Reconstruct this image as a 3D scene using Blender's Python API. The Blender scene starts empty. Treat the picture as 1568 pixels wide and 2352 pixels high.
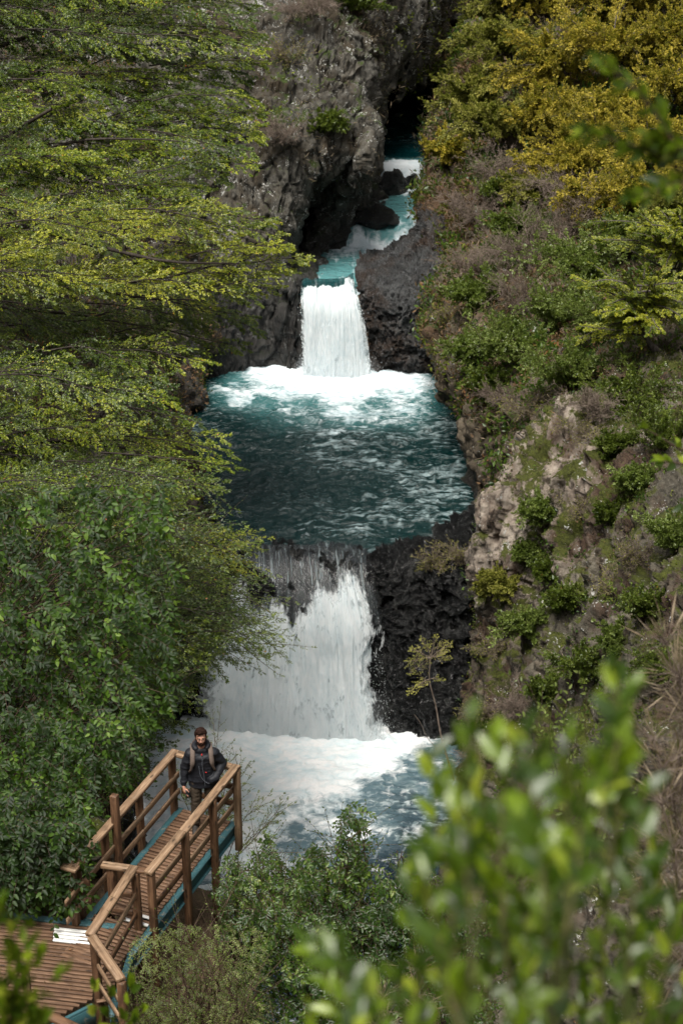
import bpy, bmesh, math, random
import numpy as np
from mathutils import Vector, Matrix
from mathutils.bvhtree import BVHTree
RNG = np.random.default_rng(7)
SC = bpy.context.scene
COL = SC.collection
H0 = 15.5; PITCH = math.radians(26); FPX = 1176/math.tan(math.radians(17))
# ---------------------------------------------------------------- helpers
def ray(u, v):
    a = (u-784)/FPX; b = -(v-1176)/FPX
    return np.array([a, math.cos(PITCH)+b*math.sin(PITCH), -math.sin(PITCH)+b*math.cos(PITCH)])
def at(u, v, Y):
    d = ray(u, v); t = Y/d[1]
    return np.array([d[0]*t, Y, H0+d[2]*t])
def atz(u, v, z):
    d = ray(u, v); t = (z-H0)/d[2]
    return np.array([d[0]*t, d[1]*t, z])
def norm(a): return a/np.maximum(np.linalg.norm(a, axis=-1, keepdims=True), 1e-9)
def sstep(a, b, x):
    t = np.clip((x-a)/(b-a), 0, 1); return t*t*(3-2*t)
def _h(ix, iy, iz, s):
    n = (ix.astype(np.uint32)*np.uint32(374761393) + iy.astype(np.uint32)*np.uint32(668265263) + iz.astype(np.uint32)*np.uint32(2147483647) + np.uint32(s*974634777 & 0xffffffff))
    n = (n ^ (n >> np.uint32(13)))*np.uint32(1274126177); n = (n ^ (n >> np.uint32(15)))*np.uint32(2246822519)
    n = n ^ (n >> np.uint32(16))
    return n.astype(np.float64)/4294967295.0
def vnoise(p, s=0):
    i = np.floor(p).astype(np.int64); f = p-i; f = f*f*f*(f*(f*6-15)+10)
    r = 0
    for dx in (0, 1):
        for dy in (0, 1):
            for dz in (0, 1):
                w = (f[:, 0] if dx else 1-f[:, 0])*(f[:, 1] if dy else 1-f[:, 1])*(f[:, 2] if dz else 1-f[:, 2])
                r = r + w*_h(i[:, 0]+dx, i[:, 1]+dy, i[:, 2]+dz, s)
    return r*2-1
def fbm(p, o=4, s=0, g=.5):
    r = 0; a = 1; t = 0
    for k in range(o):
        r = r+a*vnoise(p*(2.03**k)+k*17.3, s+k); t += a; a *= g
    return r/t
def ridged(p, o=4, s=0):
    r = 0; a = 1; t = 0
    for k in range(o):
        r = r+a*(1-2*np.abs(vnoise(p*(2.03**k)+k*11.1, s+k))); t += a; a *= .5
    return r/t
def cell(p, s=0):
    i = np.floor(p).astype(np.int64); best = np.full(len(p), 9.); sec = np.full(len(p), 9.); val = np.zeros(len(p)); tilt = np.zeros(len(p))
    for dx in (-1, 0, 1):
        for dy in (-1, 0, 1):
            for dz in (-1, 0, 1):
                j = i+np.array([dx, dy, dz])
                q = np.stack([_h(j[:, 0], j[:, 1], j[:, 2], s+k) for k in (1, 2, 3)], 1)+j
                d = np.linalg.norm(p-q, axis=1)
                m = d < best
                sec = np.where(m, best, np.minimum(sec, d))
                val = np.where(m, _h(j[:, 0], j[:, 1], j[:, 2], s+9), val); best = np.where(m, d, best)
                gd = np.stack([_h(j[:, 0], j[:, 1], j[:, 2], s+k) for k in (11, 12, 13)], 1)*2-1
                tilt = np.where(m, ((p-q)*gd).sum(1), tilt)
    return val+tilt*.9, sec-best
def mk(name, V, F, mat, parent=None, attrs=None, smooth=False, kind=None, label=None, cat=None, group=None):
    me = bpy.data.meshes.new(name)
    V = np.ascontiguousarray(V, dtype=np.float32)
    if not isinstance(F, list): F = [F]
    F = [f for f in F if len(f)]
    me.vertices.add(len(V)); me.vertices.foreach_set('co', V.ravel())
    nl = sum(f.size for f in F); npoly = sum(len(f) for f in F)
    me.loops.add(nl); me.polygons.add(npoly)
    me.loops.foreach_set('vertex_index', np.concatenate([f.ravel() for f in F]).astype(np.int32))
    tot = np.concatenate([np.full(len(f), f.shape[1]) for f in F]).astype(np.int32)
    st = np.concatenate([[0], np.cumsum(tot)[:-1]]).astype(np.int32)
    me.polygons.foreach_set('loop_start', st); me.polygons.foreach_set('loop_total', tot)
    if smooth: me.polygons.foreach_set('use_smooth', np.ones(npoly, dtype=bool))
    for k, a in (attrs or {}).items():
        a = np.asarray(a, dtype=np.float32)
        if a.ndim == 1:
            at_ = me.attributes.new(k, 'FLOAT', 'POINT'); at_.data.foreach_set('value', a)
        else:
            at_ = me.attributes.new(k, 'FLOAT_VECTOR', 'POINT'); at_.data.foreach_set('vector', a.ravel())
    me.update(calc_edges=True)
    me.validate()
    if mat: me.materials.append(mat)
    o = bpy.data.objects.new(name, me); COL.objects.link(o)
    if parent: o.parent = parent
    tag(o, label, cat, group, kind)
    return o
def tag(o, label=None, cat=None, group=None, kind=None):
    if label: o['label'] = label
    if cat: o['category'] = cat
    if group: o['group'] = group
    if kind: o['kind'] = kind
    return o
def thing(name, label, cat, loc=(0, 0, 0), group=None, rz=0):
    o = bpy.data.objects.new(name, None); COL.objects.link(o)
    o.location = loc; o.rotation_euler = (0, 0, rz); o.empty_display_size = .2
    return tag(o, label, cat, group)
def gridF(n, m):
    i = np.arange(n*m).reshape(n, m)
    return np.stack([i[:-1, :-1], i[1:, :-1], i[1:, 1:], i[:-1, 1:]], -1).reshape(-1, 4)
def crom(P, t):
    P = np.asarray(P, float); n = len(P)
    x = np.clip(t, 0, 1)*(n-1); i = np.minimum(np.floor(x).astype(int), n-2); f = (x-i)
    f = f.reshape(f.shape+(1,)*(P.ndim-1))
    p1 = P[i]; p2 = P[i+1]
    p0 = np.where((i > 0).reshape(f.shape), P[np.maximum(i-1, 0)], 2*p1-p2)
    p3 = np.where((i+2 < n).reshape(f.shape), P[np.minimum(i+2, n-1)], 2*p2-p1)
    m1 = (p2-p0)/2; m2 = (p3-p1)/2
    return (2*f**3-3*f**2+1)*p1+(f**3-2*f**2+f)*m1+(-2*f**3+3*f**2)*p2+(f**3-f**2)*m2
def resample(P, n):
    Q = crom(P, np.linspace(0, 1, 40*len(P)))
    s = np.concatenate([[0], np.cumsum(np.linalg.norm(np.diff(Q, axis=0), axis=1))]); s /= s[-1]
    t = np.linspace(0, 1, n)
    return np.stack([np.interp(t, s, Q[:, k]) for k in range(3)], 1)
def pt(q):
    if q[0] == 'w': return np.array(q[1:], float)
    if q[0] == 'z': return atz(*q[1:])
    return at(*q)
def loft(stations, n, m, pre=24):
    S = np.stack([resample([pt(q) for q in st], pre) for st in stations])      # stations x pre x 3
    A = crom(S, np.linspace(0, 1, n))                                         # n x pre x 3
    B = crom(np.swapaxes(A, 0, 1), np.linspace(0, 1, m))
    return np.swapaxes(B, 0, 1)                                               # n x m x 3
def gnormals(G):
    du = np.gradient(G, axis=0); dv = np.gradient(G, axis=1)
    return norm(np.cross(du, dv))
def rockify(G, A=(.35, .22, .10, .04), vs=.55, seed=1):
    n, m, _ = G.shape; P = G.reshape(-1, 3); N = gnormals(G).reshape(-1, 3)
    Q = P*np.array([1, 1, vs]); W = Q+.45*np.stack([fbm(Q*.9, 3, seed+20+k) for k in range(3)], 1)
    c1, e1 = cell(W*.75, seed); c2, e2 = cell(W*2.1+3, seed+5)
    gm = sstep(-.1, .35, fbm(Q*.5, 3, seed+60))
    d = A[0]*1.2*(ridged(Q*.28, 4, seed)-.45)+A[1]*1.1*(c1-.5)-A[1]*.5*(1-np.clip(e1*10, 0, 1))*gm+A[2]*(c2-.5)-A[2]*.5*(1-np.clip(e2*8, 0, 1))*gm
    d += A[1]*.9*(ridged(Q*np.array([1.1, 1.1, .6]), 4, seed+70)-.45)+A[3]*(1.6*fbm(Q*4, 5, seed+2, .62)+1.2*(ridged(Q*8, 3, seed+3)-.4))
    off = N*d[:, None]+.12*np.stack([fbm(P*1.7, 3, seed+40+k) for k in range(3)], 1)*A[1]*4
    return (P+off).reshape(n, m, 3)
# ---------------------------------------------------------------- wood / foliage primitives
def tubes(P, r0, r1, sides=3, rnd=None):
    P = np.asarray(P, float); N, K, _ = P.shape
    T = norm(np.gradient(P, axis=1)); ref = np.where(np.abs(T[..., 2:3]) < .9, np.array([0, 0, 1.]), np.array([1., 0, 0]))
    A = norm(np.cross(T, ref)); B = np.cross(T, A)
    r = (np.asarray(r0).reshape(-1, 1)*(1-np.linspace(0, 1, K))+np.asarray(r1).reshape(-1, 1)*np.linspace(0, 1, K))
    r = np.broadcast_to(r, (N, K))
    th = np.arange(sides)*2*math.pi/sides
    V = P[:, :, None]+r[:, :, None, None]*(np.cos(th)[None, None, :, None]*A[:, :, None]+np.sin(th)[None, None, :, None]*B[:, :, None])
    idx = np.arange(N*K*sides).reshape(N, K, sides)
    a = idx[:, :-1]; b = idx[:, 1:]
    F = np.stack([a, b, np.roll(b, -1, 2), np.roll(a, -1, 2)], -1).reshape(-1, 4)
    return V.reshape(-1, 3), F
class Geo:
    def __init__(s): s.V = []; s.F = []; s.n = 0; s.A = {}
    def add(s, V, F, **at_):
        if len(V) == 0: return
        s.V.append(V); s.F.append(F+s.n); s.n += len(V)
        for k, a in at_.items(): s.A.setdefault(k, []).append(np.broadcast_to(a, (len(V),)) if np.ndim(a) < 2 else a)
    def build(s, name, mat, parent=None, **k):
        sizes = sorted(set(f.shape[1] for f in s.F))
        F = [np.concatenate([f for f in s.F if f.shape[1] == z]) for z in sizes]
        return mk(name, np.concatenate(s.V), F, mat, parent, {k_: np.concatenate(v) for k_, v in s.A.items()}, **k)
def interp(P, t):
    """P N,K,3 ; t N,n -> positions, tangents"""
    N, K, _ = P.shape; x = np.clip(t, 0, 1)*(K-1); i = np.minimum(x.astype(int), K-2); f = (x-i)[..., None]
    r = np.arange(N)[:, None]
    a = P[r, i]; b = P[r, i+1]
    return a*(1-f)+b*f, norm(b-a)
def kids(P, Nn, n, ang, L, t0=.1, t1=1., sag=0., K=4, prof='fan', jit=.2, flat=.15, rng=RNG):
    N = len(P)
    t = np.linspace(t0, t1, n)[None]+rng.uniform(-.5, .5, (N, n))*(t1-t0)/n
    pos, T = interp(P, t)
    sgn = np.where((np.arange(n)[None]+rng.integers(0, 2, (N, 1))) % 2 == 0, 1., -1.)
    nr = norm(Nn[:, None]+rng.normal(0, flat, (N, n, 3)))
    S = norm(np.cross(nr, T))*sgn[..., None]
    a = ang*(1+rng.normal(0, jit, (N, n)))*(1-.35*np.clip(t, 0, 1))
    D = norm(T*np.cos(a)[..., None]+S*np.sin(a)[..., None]+rng.normal(0, flat*.5, (N, n, 3)))
    pf = {'fan': 1.05-.8*np.clip(t, 0, 1), 'flat': np.ones_like(t), 'up': .4+.6*t, 'mid': np.sin(np.clip(t, .05, .97)*math.pi)**.6+.15}[prof]
    ln = np.asarray(L).reshape(-1, 1)*pf*rng.uniform(.7, 1.2, (N, n))
    s = np.linspace(0, 1, K)
    Q = pos[:, :, None]+D[:, :, None]*(ln[..., None]*s)[..., None]+T[:, :, None]*(ln[..., None]*.25*s**2)[..., None]
    Q[..., 2] -= (ln[..., None]*sag*s**2)
    return Q.reshape(N*n, K, 3), nr.reshape(N*n, 3), ln.ravel()
def leafmesh(pos, D, Nr, L, w=.38, fold=.12):
    L = np.asarray(L).reshape(-1, 1); S = norm(np.cross(D, Nr)); Nr = norm(np.cross(S, D))
    b = pos; t = pos+D*L; l = pos+D*L*.45+S*L*w*.5+Nr*L*fold; r = pos+D*L*.45-S*L*w*.5+Nr*L*fold
    V = np.stack([b, l, t, r], 1).reshape(-1, 3)
    i = np.arange(len(pos))[:, None]*4
    F = np.concatenate([i+np.array([[0, 2, 1]]), i+np.array([[0, 3, 2]])])
    return V, F
def leafmesh6(pos, D, Nr, L, w=.4, fold=.1, curl=.12):
    L = np.asarray(L).reshape(-1, 1); S = norm(np.cross(D, Nr)); Nr = norm(np.cross(S, D))
    def p(a, s, h): return pos+D*L*a+S*L*w*s+Nr*L*h
    V = np.stack([p(0, 0, 0), p(.3, .45, fold), p(.68, .36, fold-curl*.3), p(1, 0, -curl), p(.68, -.36, fold-curl*.3), p(.3, -.45, fold), p(.5, 0, .0)], 1).reshape(-1, 3)
    i = np.arange(len(pos))[:, None]*7
    F = np.concatenate([i+np.array([[0, 6, 1]]), i+np.array([[1, 6, 2]]), i+np.array([[2, 6, 3]]), i+np.array([[3, 6, 4]]), i+np.array([[4, 6, 5]]), i+np.array([[5, 6, 0]])])
    return V, F
def leaves_on(P, Nn, n, size, ang=.8, t0=.1, w=.38, fold=.1, jit=.35, rng=RNG, big=False, cl=None, g=None, keep=1.):
    N = len(P); t = np.linspace(t0, 1, n)[None]+rng.uniform(-.3, .3, (N, n))/n
    pos, T = interp(P, t)
    sgn = np.where(np.arange(n)[None] % 2 == 0, 1., -1.)
    nr = norm(Nn[:, None]+rng.normal(0, jit, (N, n, 3)))
    S = norm(np.cross(nr, T))*sgn[..., None]
    a = ang*(1-.55*np.clip(t, 0, 1)**3)+rng.normal(0, .2, (N, n))
    D = norm(T*np.cos(a)[..., None]+S*np.sin(a)[..., None]+rng.normal(0, .12, (N, n, 3)))
    sz = size*rng.uniform(.65, 1.2, (N, n))
    if cl is None: cl = rng.random(N)
    C = np.broadcast_to(np.asarray(cl).reshape(-1, 1), (N, n)).ravel()
    pos = pos.reshape(-1, 3); D = D.reshape(-1, 3); nr = nr.reshape(-1, 3); sz = sz.ravel()
    if keep < 1:
        k = rng.random(len(pos)) < keep; pos, D, nr, sz, C = pos[k], D[k], nr[k], sz[k], C[k]
    V, F = (leafmesh6 if big else leafmesh)(pos, D, nr, sz, w, fold)
    k = 7 if big else 4
    g.add(V, F, rnd=np.repeat(rng.random(len(pos)), k), cl=np.repeat(C, k))
def curve_pts(a, b, sag, K=9, wob=.03, rng=RNG):
    a = np.asarray(a, float); b = np.asarray(b, float); s = np.linspace(0, 1, K)[:, None]; L = np.linalg.norm(b-a)
    P = a*(1-s)+b*s; P[:, 2] += (4*s*(1-s))[:, 0]*sag*L
    w = rng.normal(0, wob*L, (3, 3)); ph = np.sin(s*math.pi)*w[0]+np.sin(s*2*math.pi)*w[1]*.5+np.sin(s*3*math.pi)*w[2]*.3
    return P+ph
# ---------------------------------------------------------------- materials
class NT:
    def __init__(s, name):
        s.m = bpy.data.materials.new(name); s.m.use_nodes = True; s.t = s.m.node_tree; s.t.nodes.clear()
        s.out = s.t.nodes.new('ShaderNodeOutputMaterial')
    def n(s, typ, ins=None, **props):
        x = s.t.nodes.new(typ)
        for k, v in props.items(): setattr(x, k, v)
        for k, v in (ins or {}).items():
            if isinstance(v, tuple) and len(v) == 2 and isinstance(v[0], bpy.types.Node): s.t.links.new(v[0].outputs[v[1]], x.inputs[k])
            elif isinstance(v, bpy.types.Node): s.t.links.new(v.outputs[0], x.inputs[k])
            else: x.inputs[k].default_value = v
        return x
    def co(s, scale=(1, 1, 1)):
        c = s.n('ShaderNodeTexCoord'); return s.n('ShaderNodeMapping', {'Vector': (c, 'Object'), 'Scale': scale})
    def noise(s, vec, sc, det=5, rough=.6, dist=0.):
        return s.n('ShaderNodeTexNoise', {'Vector': vec, 'Scale': sc, 'Detail': det, 'Roughness': rough, 'Distortion': dist})
    def ramp(s, fac, stops, interp='LINEAR'):
        r = s.n('ShaderNodeValToRGB', {'Fac': fac}); cr = r.color_ramp; cr.interpolation = interp
        while len(cr.elements) > 1: cr.elements.remove(cr.elements[0])
        for i, (p, c) in enumerate(stops):
            e = cr.elements[0] if i == 0 else cr.elements.new(p)
            e.position = p; e.color = (*c, 1) if len(c) == 3 else c
        return r
    def mask(s, fac, a, b): return s.ramp(fac, [(a, (0, 0, 0)), (b, (1, 1, 1))])
    def mix(s, f, a, b, blend='MIX'):
        x = s.n('ShaderNodeMix', data_type='RGBA', blend_type=blend)
        for i, v in ((0, f), (6, a), (7, b)):
            if isinstance(v, bpy.types.Node): s.t.links.new(v.outputs[0], x.inputs[i])
            elif isinstance(v, tuple) and isinstance(v[0], bpy.types.Node): s.t.links.new(v[0].outputs[v[1]], x.inputs[i])
            else: x.inputs[i].default_value = (*v, 1) if isinstance(v, tuple) and len(v) == 3 else v
        class R: pass
        return _Out(x, 2)
    def math(s, op, a, b=0.): 
        x = s.n('ShaderNodeMath', operation=op)
        for i, v in ((0, a), (1, b)):
            s.lnk(v, x.inputs[i])
        return x
    def lnk(s, v, sock):
        if isinstance(v, _Out): s.t.links.new(v.node.outputs[v.i], sock)
        elif isinstance(v, bpy.types.Node): s.t.links.new(v.outputs[0], sock)
        elif isinstance(v, tuple) and isinstance(v[0], bpy.types.Node): s.t.links.new(v[0].outputs[v[1]], sock)
        else: sock.default_value = v
    def attr(s, name): return s.n('ShaderNodeAttribute', attribute_name=name)
    def bsdf(s, base, rough=.7, spec=.5, bump=None, bs=.5, bd=.05, **kw):
        b = s.n('ShaderNodeBsdfPrincipled')
        s.lnk((*base, 1) if isinstance(base, tuple) and len(base) == 3 and not isinstance(base[0], bpy.types.Node) else base, b.inputs['Base Color'])
        s.lnk(rough, b.inputs['Roughness']); s.lnk(spec, b.inputs['Specular IOR Level'])
        for k, v in kw.items(): s.lnk(v, b.inputs[k.replace('_', ' ')])
        if bump is not None:
            bn = s.n('ShaderNodeBump', {'Strength': bs, 'Distance': bd}); s.lnk(bump, bn.inputs['Height']); s.t.links.new(bn.outputs[0], b.inputs['Normal'])
        s.b = b
        return b
    def done(s, sh=None, disp=None):
        s.t.links.new((sh or s.b).outputs[0], s.out.inputs['Surface']); return s.m
class _Out:
    def __init__(s, node, i): s.node = node; s.i = i
_mix0 = NT.mix
def _mix(s, f, a, b, blend='MIX'):
    x = s.t.nodes.new('ShaderNodeMix'); x.data_type = 'RGBA'; x.blend_type = blend
    for i, v in ((0, f), (6, a), (7, b)):
        if isinstance(v, tuple) and not isinstance(v[0], bpy.types.Node): v = (*v, 1) if len(v) == 3 else v
        s.lnk(v, x.inputs[i])
    return _Out(x, 2)
NT.mix = _mix
def _n(s, typ, ins=None, **props):
    x = s.t.nodes.new(typ)
    for k, v in props.items(): setattr(x, k, v)
    for k, v in (ins or {}).items(): s.lnk(v, x.inputs[k])
    return x
NT.n = _n
def g(v, f=1.): return (v*f, v*f, v*f)
def rock_mat(name, cols, pale=None, moss=.0, lichen=.5, wet=0., soil=None, vs=.5, mosscol=(.05, .075, .012), bd=.12, zlo=None, glint_speck=False):
    """cols: dark, mid, light. zlo=(z0,z1): wet black below z0"""
    t = NT(name); c = t.co((1, 1, vs)); c1 = t.co()
    big = t.noise(c, .55, 6, .65, .4); med = t.noise(c, 2.2, 8, .7, .3); fine = t.noise(c1, 14, 6, .7)
    cr = t.n('ShaderNodeTexVoronoi', {'Vector': t.n('ShaderNodeVectorMath', {0: c, 1: t.n('ShaderNodeVectorMath', {0: (med, 1), 1: (.5, .5, .5)}, operation='MULTIPLY')}, operation='ADD'), 'Scale': 1.3}, feature='DISTANCE_TO_EDGE')
    crm = t.math('MAXIMUM', t.mask(cr, 0.0, .05), t.mask(big, .5, .42))
    mixn = t.math('ADD', t.math('MULTIPLY', big, .55), t.math('MULTIPLY', med, .45))
    col = t.ramp(mixn, [(.34, cols[0]), (.48, cols[1]), (.60, cols[2]), (.72, cols[1])])
    col = t.mix(t.math('MULTIPLY', t.mask(fine, .35, .7), .55), col, cols[2])
    if pale:
        dd = t.n('ShaderNodeVectorMath', {0: (t.n('ShaderNodeNewGeometry'), 'Position'), 1: tuple(pale[0])}, operation='DISTANCE'); pm_ = t.n('ShaderNodeMapRange', {0: t.math('ADD', (dd, 1), t.math('MULTIPLY', t.noise(c1, .9, 5), 2.4)), 1: pale[1]+.6, 2: pale[1]+1.8, 3: 1., 4: 0.}); col = t.mix(pm_, col, t.ramp(med, [(.3, (.13, .10, .08)), (.5, (.36, .30, .245)), (.68, (.55, .48, .41))]))
    if soil:
        sm = t.mask(t.noise(t.co((1, 1, .8)), .42, 5, .7), .47, .60); col = t.mix(sm, col, t.mix(t.mask(fine, .3, .7), soil, tuple(x*.45 for x in soil)))
    col = t.mix(t.math('MULTIPLY', t.math('SUBTRACT', 1., crm), .75), col, tuple(x*.25 for x in cols[0]))
    geo = t.n('ShaderNodeNewGeometry'); sep = t.n('ShaderNodeSeparateXYZ', {0: (geo, 'Normal')})
    if moss > 0:
        mn = t.math('ADD', t.noise(c1, 1.1, 8, .72), t.math('MULTIPLY', (sep, 2), .16))
        mm = t.mask(mn, .66-moss*.2, .72-moss*.2)
        col = t.mix(mm, col, t.ramp(fine, [(.3, tuple(x*.35 for x in mosscol)), (.6, mosscol), (.75, tuple(x*1.9 for x in mosscol))]))
    if lichen > 0:
        v = t.n('ShaderNodeTexVoronoi', {'Vector': t.n('ShaderNodeVectorMath', {0: c1, 1: (t.noise(c1, 5, 3), 1)}, operation='ADD'), 'Scale': 3.4, 'Randomness': 1.}, feature='F1')
        ln = t.math('MULTIPLY', t.mask(t.math('SUBTRACT', t.noise(c1, 1.6, 6, .8), t.math('MULTIPLY', (v, 0), .42)), .53-lichen*.15, .56-lichen*.15), t.mask(fine, .42, .52))
        col = t.mix(ln, col, (.52, .52, .49))
    rough = .85
    if glint_speck: col = t.mix(t.mask(t.noise(t.co((1, 1, .7)), 9., 4, .75), .58, .68), col, (.24, .25, .27))  # sparkle of the wet rock painted as pale grey specks
    if wet > 0:
        rn = t.mask(med, .3, .7); rough = t.math('ADD', .55-.38*wet, t.math('MULTIPLY', rn, .25))
    spec = .35+.3*wet
    if zlo:
        p = t.n('ShaderNodeSeparateXYZ', {0: (geo, 'Position')})
        zz = t.math('ADD', (p, 2), t.math('MULTIPLY', t.noise(c1, .8, 5), 1.6))
        wm = t.n('ShaderNodeMapRange', {0: zz, 1: zlo[0]+.8, 2: zlo[1]+.8, 3: 1., 4: 0.})
        col = t.mix(wm, col, t.mix(.25, (.012, .012, .014), col)); rough = t.math('SUBTRACT', rough, t.math('MULTIPLY', wm, .4))
    h = t.math('ADD', t.math('ADD', t.math('MULTIPLY', med, 1.), t.math('MULTIPLY', t.noise(c1, 7, 8, .8), 1.)), t.math('MULTIPLY', crm, .25))
    t.bsdf(col, rough, spec, h, .9, bd)
    return t.done()
def leaf_mat(name, stops, rough=.45, trans=.35, spec=.5, rare=None, mixcl=.55):
    t = NT(name)
    f = t.math('ADD', t.math('MULTIPLY', (t.attr('cl'), 2), mixcl), t.math('MULTIPLY', (t.attr('rnd'), 2), 1-mixcl))
    col = t.ramp(f, stops)
    if rare: col = t.mix(t.mask((t.attr('rnd'), 2), .9975, .998), col, rare)
    b = t.bsdf(col, rough, spec)
    tr = t.n('ShaderNodeBsdfTranslucent', {'Color': t.mix(.5, col, (.30, .42, .03), 'MIX')})
    return t.done(t.n('ShaderNodeMixShader', {0: trans, 1: b, 2: tr}))
def bark_mat(name, a, b, sc=8):
    t = NT(name); n = t.noise(t.co((1, 1, .4)), sc, 6, .7); t.bsdf(t.ramp(n, [(.35, a), (.65, b)]), .85, .2, n, .6, .02); return t.done()
def plain(name, col, rough=.6, spec=.4, nz=.25, sc=30, **kw):
    t = NT(name); n = t.noise(t.co(), sc, 4, .6)
    t.bsdf(t.mix(n, tuple(x*(1-nz) for x in col), tuple(min(1, x*(1+nz)) for x in col)), rough, spec, n, .3, .004, **kw); return t.done()
M = {}
M['cliff'] = rock_mat('grey_cliff_rock', ((.012, .011, .009), (.058, .054, .045), (.18, .17, .145)), moss=.16, lichen=.72, soil=(.085, .066, .042), vs=.3, zlo=(-4.3, -2.6))
M['bank'] = rock_mat('dark_bank_rock', ((.02, .018, .016), (.07, .06, .05), (.14, .12, .10)), moss=.25, lichen=.2, soil=(.07, .045, .028), zlo=(-7.2, -6.2))
M['right'] = rock_mat('brown_slope_rock', ((.018, .014, .009), (.078, .060, .040), (.22, .18, .13)), moss=.20, lichen=.3, soil=(.14, .085, .048), vs=.7, zlo=(-7.0, -6.4))
M['mossy'] = rock_mat('mossy_cliff_rock', ((.012, .011, .008), (.068, .060, .045), (.22, .195, .15)), pale=(at(1225, 1120, 40), 3.3), moss=.46, lichen=.40, soil=(.12, .075, .05), vs=.6, mosscol=(.075, .085, .012))
def wet_mat():
    t = NT('wet_black_rock'); c = t.co((1, 1, .75)); n1 = t.noise(c, 1.2, 6, .7); n2 = t.noise(t.co(), 5.5, 7, .75, .6)
    v = t.n('ShaderNodeTexVoronoi', {'Vector': t.n('ShaderNodeVectorMath', {0: t.co(), 1: (n2, 1)}, operation='ADD'), 'Scale': 6.}, feature='SMOOTH_F1')
    col = t.ramp(n1, [(.38, (.004, .004, .004)), (.55, (.016, .017, .017)), (.68, (.06, .06, .056)), (.78, (.10, .09, .075))])
    n3 = t.noise(t.co((1, 1, .7)), 11., 4, .75); col = t.mix(t.mask(n3, .62, .70), col, (.17, .175, .17))  # pale specks in the colour imitate specular glints
    t.bsdf(col, t.math('ADD', .12, t.math('MULTIPLY', n2, .2)), .9, t.math('ADD', t.math('ADD', t.math('MULTIPLY', n2, 1.), t.math('MULTIPLY', (v, 0), .8)), t.math('MULTIPLY', n3, .6)), 1., .22)
    return t.done()
M['wet'] = wet_mat()
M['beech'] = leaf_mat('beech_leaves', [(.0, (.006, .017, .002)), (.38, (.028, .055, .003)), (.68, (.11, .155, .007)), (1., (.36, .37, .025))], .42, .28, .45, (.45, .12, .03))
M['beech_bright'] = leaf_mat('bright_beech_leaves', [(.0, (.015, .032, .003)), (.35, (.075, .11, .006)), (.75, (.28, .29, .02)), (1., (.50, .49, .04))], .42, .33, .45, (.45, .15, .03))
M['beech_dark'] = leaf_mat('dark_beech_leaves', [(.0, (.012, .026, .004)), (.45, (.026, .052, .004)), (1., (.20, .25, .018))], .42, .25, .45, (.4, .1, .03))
M['pinnate'] = leaf_mat('pinnate_leaves', [(.0, (.004, .012, .002)), (.45, (.013, .036, .004)), (.8, (.065, .13, .012)), (1., (.18, .27, .04))], .5, .35, .3)
M['shrub'] = leaf_mat('shrub_leaves', [(.0, (.02, .036, .006)), (.5, (.075, .11, .015)), (1., (.22, .27, .05))], .4, .35, .5, (.35, .2, .05))
M['shrub_light'] = leaf_mat('light_shrub_leaves', [(.0, (.04, .065, .012)), (.5, (.13, .18, .035)), (1., (.30, .36, .11))], .4, .4, .5)
M['gold'] = leaf_mat('golden_foliage', [(.0, (.06, .06, .010)), (.35, (.22, .19, .024)), (.7, (.50, .39, .045)), (1., (.70, .56, .11))], .6, .4, .3, (.5, .25, .03))
M['olive'] = leaf_mat('olive_foliage', [(.0, (.05, .058, .010)), (.5, (.21, .21, .035)), (1., (.48, .44, .11))], .6, .35, .3)
M['straw'] = leaf_mat('straw_blades', [(.0, (.08, .055, .035)), (.5, (.20, .15, .10)), (1., (.40, .32, .23))], .7, .3, .3)
M['litter'] = leaf_mat('dry_leaves', [(.0, (.035, .02, .01)), (.45, (.10, .055, .028)), (.8, (.19, .115, .06)), (1., (.33, .11, .035))], .7, .2, .3)
M['moss'] = leaf_mat('moss_leaves', [(.0, (.03, .045, .006)), (.5, (.09, .115, .012)), (1., (.22, .25, .03))], .6, .3, .3)
M['near'] = leaf_mat('near_leaves', [(.0, (.008, .022, .001)), (.4, (.035, .075, .003)), (.75, (.15, .23, .008)), (1., (.42, .46, .05))], .33, .38, .6, mixcl=.3)
M['bush'] = leaf_mat('bush_leaves', [(.0, (.010, .024, .004)), (.45, (.022, .055, .007)), (.8, (.085, .145, .018)), (1., (.24, .29, .06))], .4, .35, .45)
M['bark'] = bark_mat('grey_bark', (.03, .026, .022), (.13, .11, .095))
M['bark_dark'] = bark_mat('dark_bark', (.016, .013, .011), (.06, .048, .04))
M['bark_pale'] = bark_mat('pale_twig_bark', (.08, .058, .045), (.30, .24, .195))
M['twig'] = bark_mat('brown_twig_bark', (.035, .022, .014), (.13, .09, .065))
def wood_mat(name, a, b, c):
    t = NT(name); lc = t.attr('lc')
    mp = t.n('ShaderNodeMapping', {'Vector': (lc, 1), 'Scale': (1.2, 28, 28)}); mp2 = t.n('ShaderNodeMapping', {'Vector': (lc, 1), 'Scale': (2.2, 7, 7)})
    gr = t.noise(mp, 1., 7, .7, .6); bl = t.noise(mp2, 1., 4, .6, 1.2)
    col = t.ramp(gr, [(.3, a), (.5, b), (.72, c)])
    kn = t.n('ShaderNodeTexVoronoi', {'Vector': t.n('ShaderNodeMapping', {'Vector': (lc, 1), 'Scale': (3.2, 9, 9)}), 'Scale': 1.}, feature='F1')
    col = t.mix(t.math('MULTIPLY', t.mask((kn, 0), .20, .10), .8), col, tuple(x*.25 for x in a))
    col = t.mix(t.math('MULTIPLY', t.mask(bl, .48, .72), .7), col, tuple(x*.35 for x in a))
    t.bsdf(col, .62, .35, gr, .5, .006); return t.done()
M['wood'] = wood_mat('weathered_timber', (.085, .048, .026), (.23, .145, .085), (.42, .30, .20))
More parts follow.
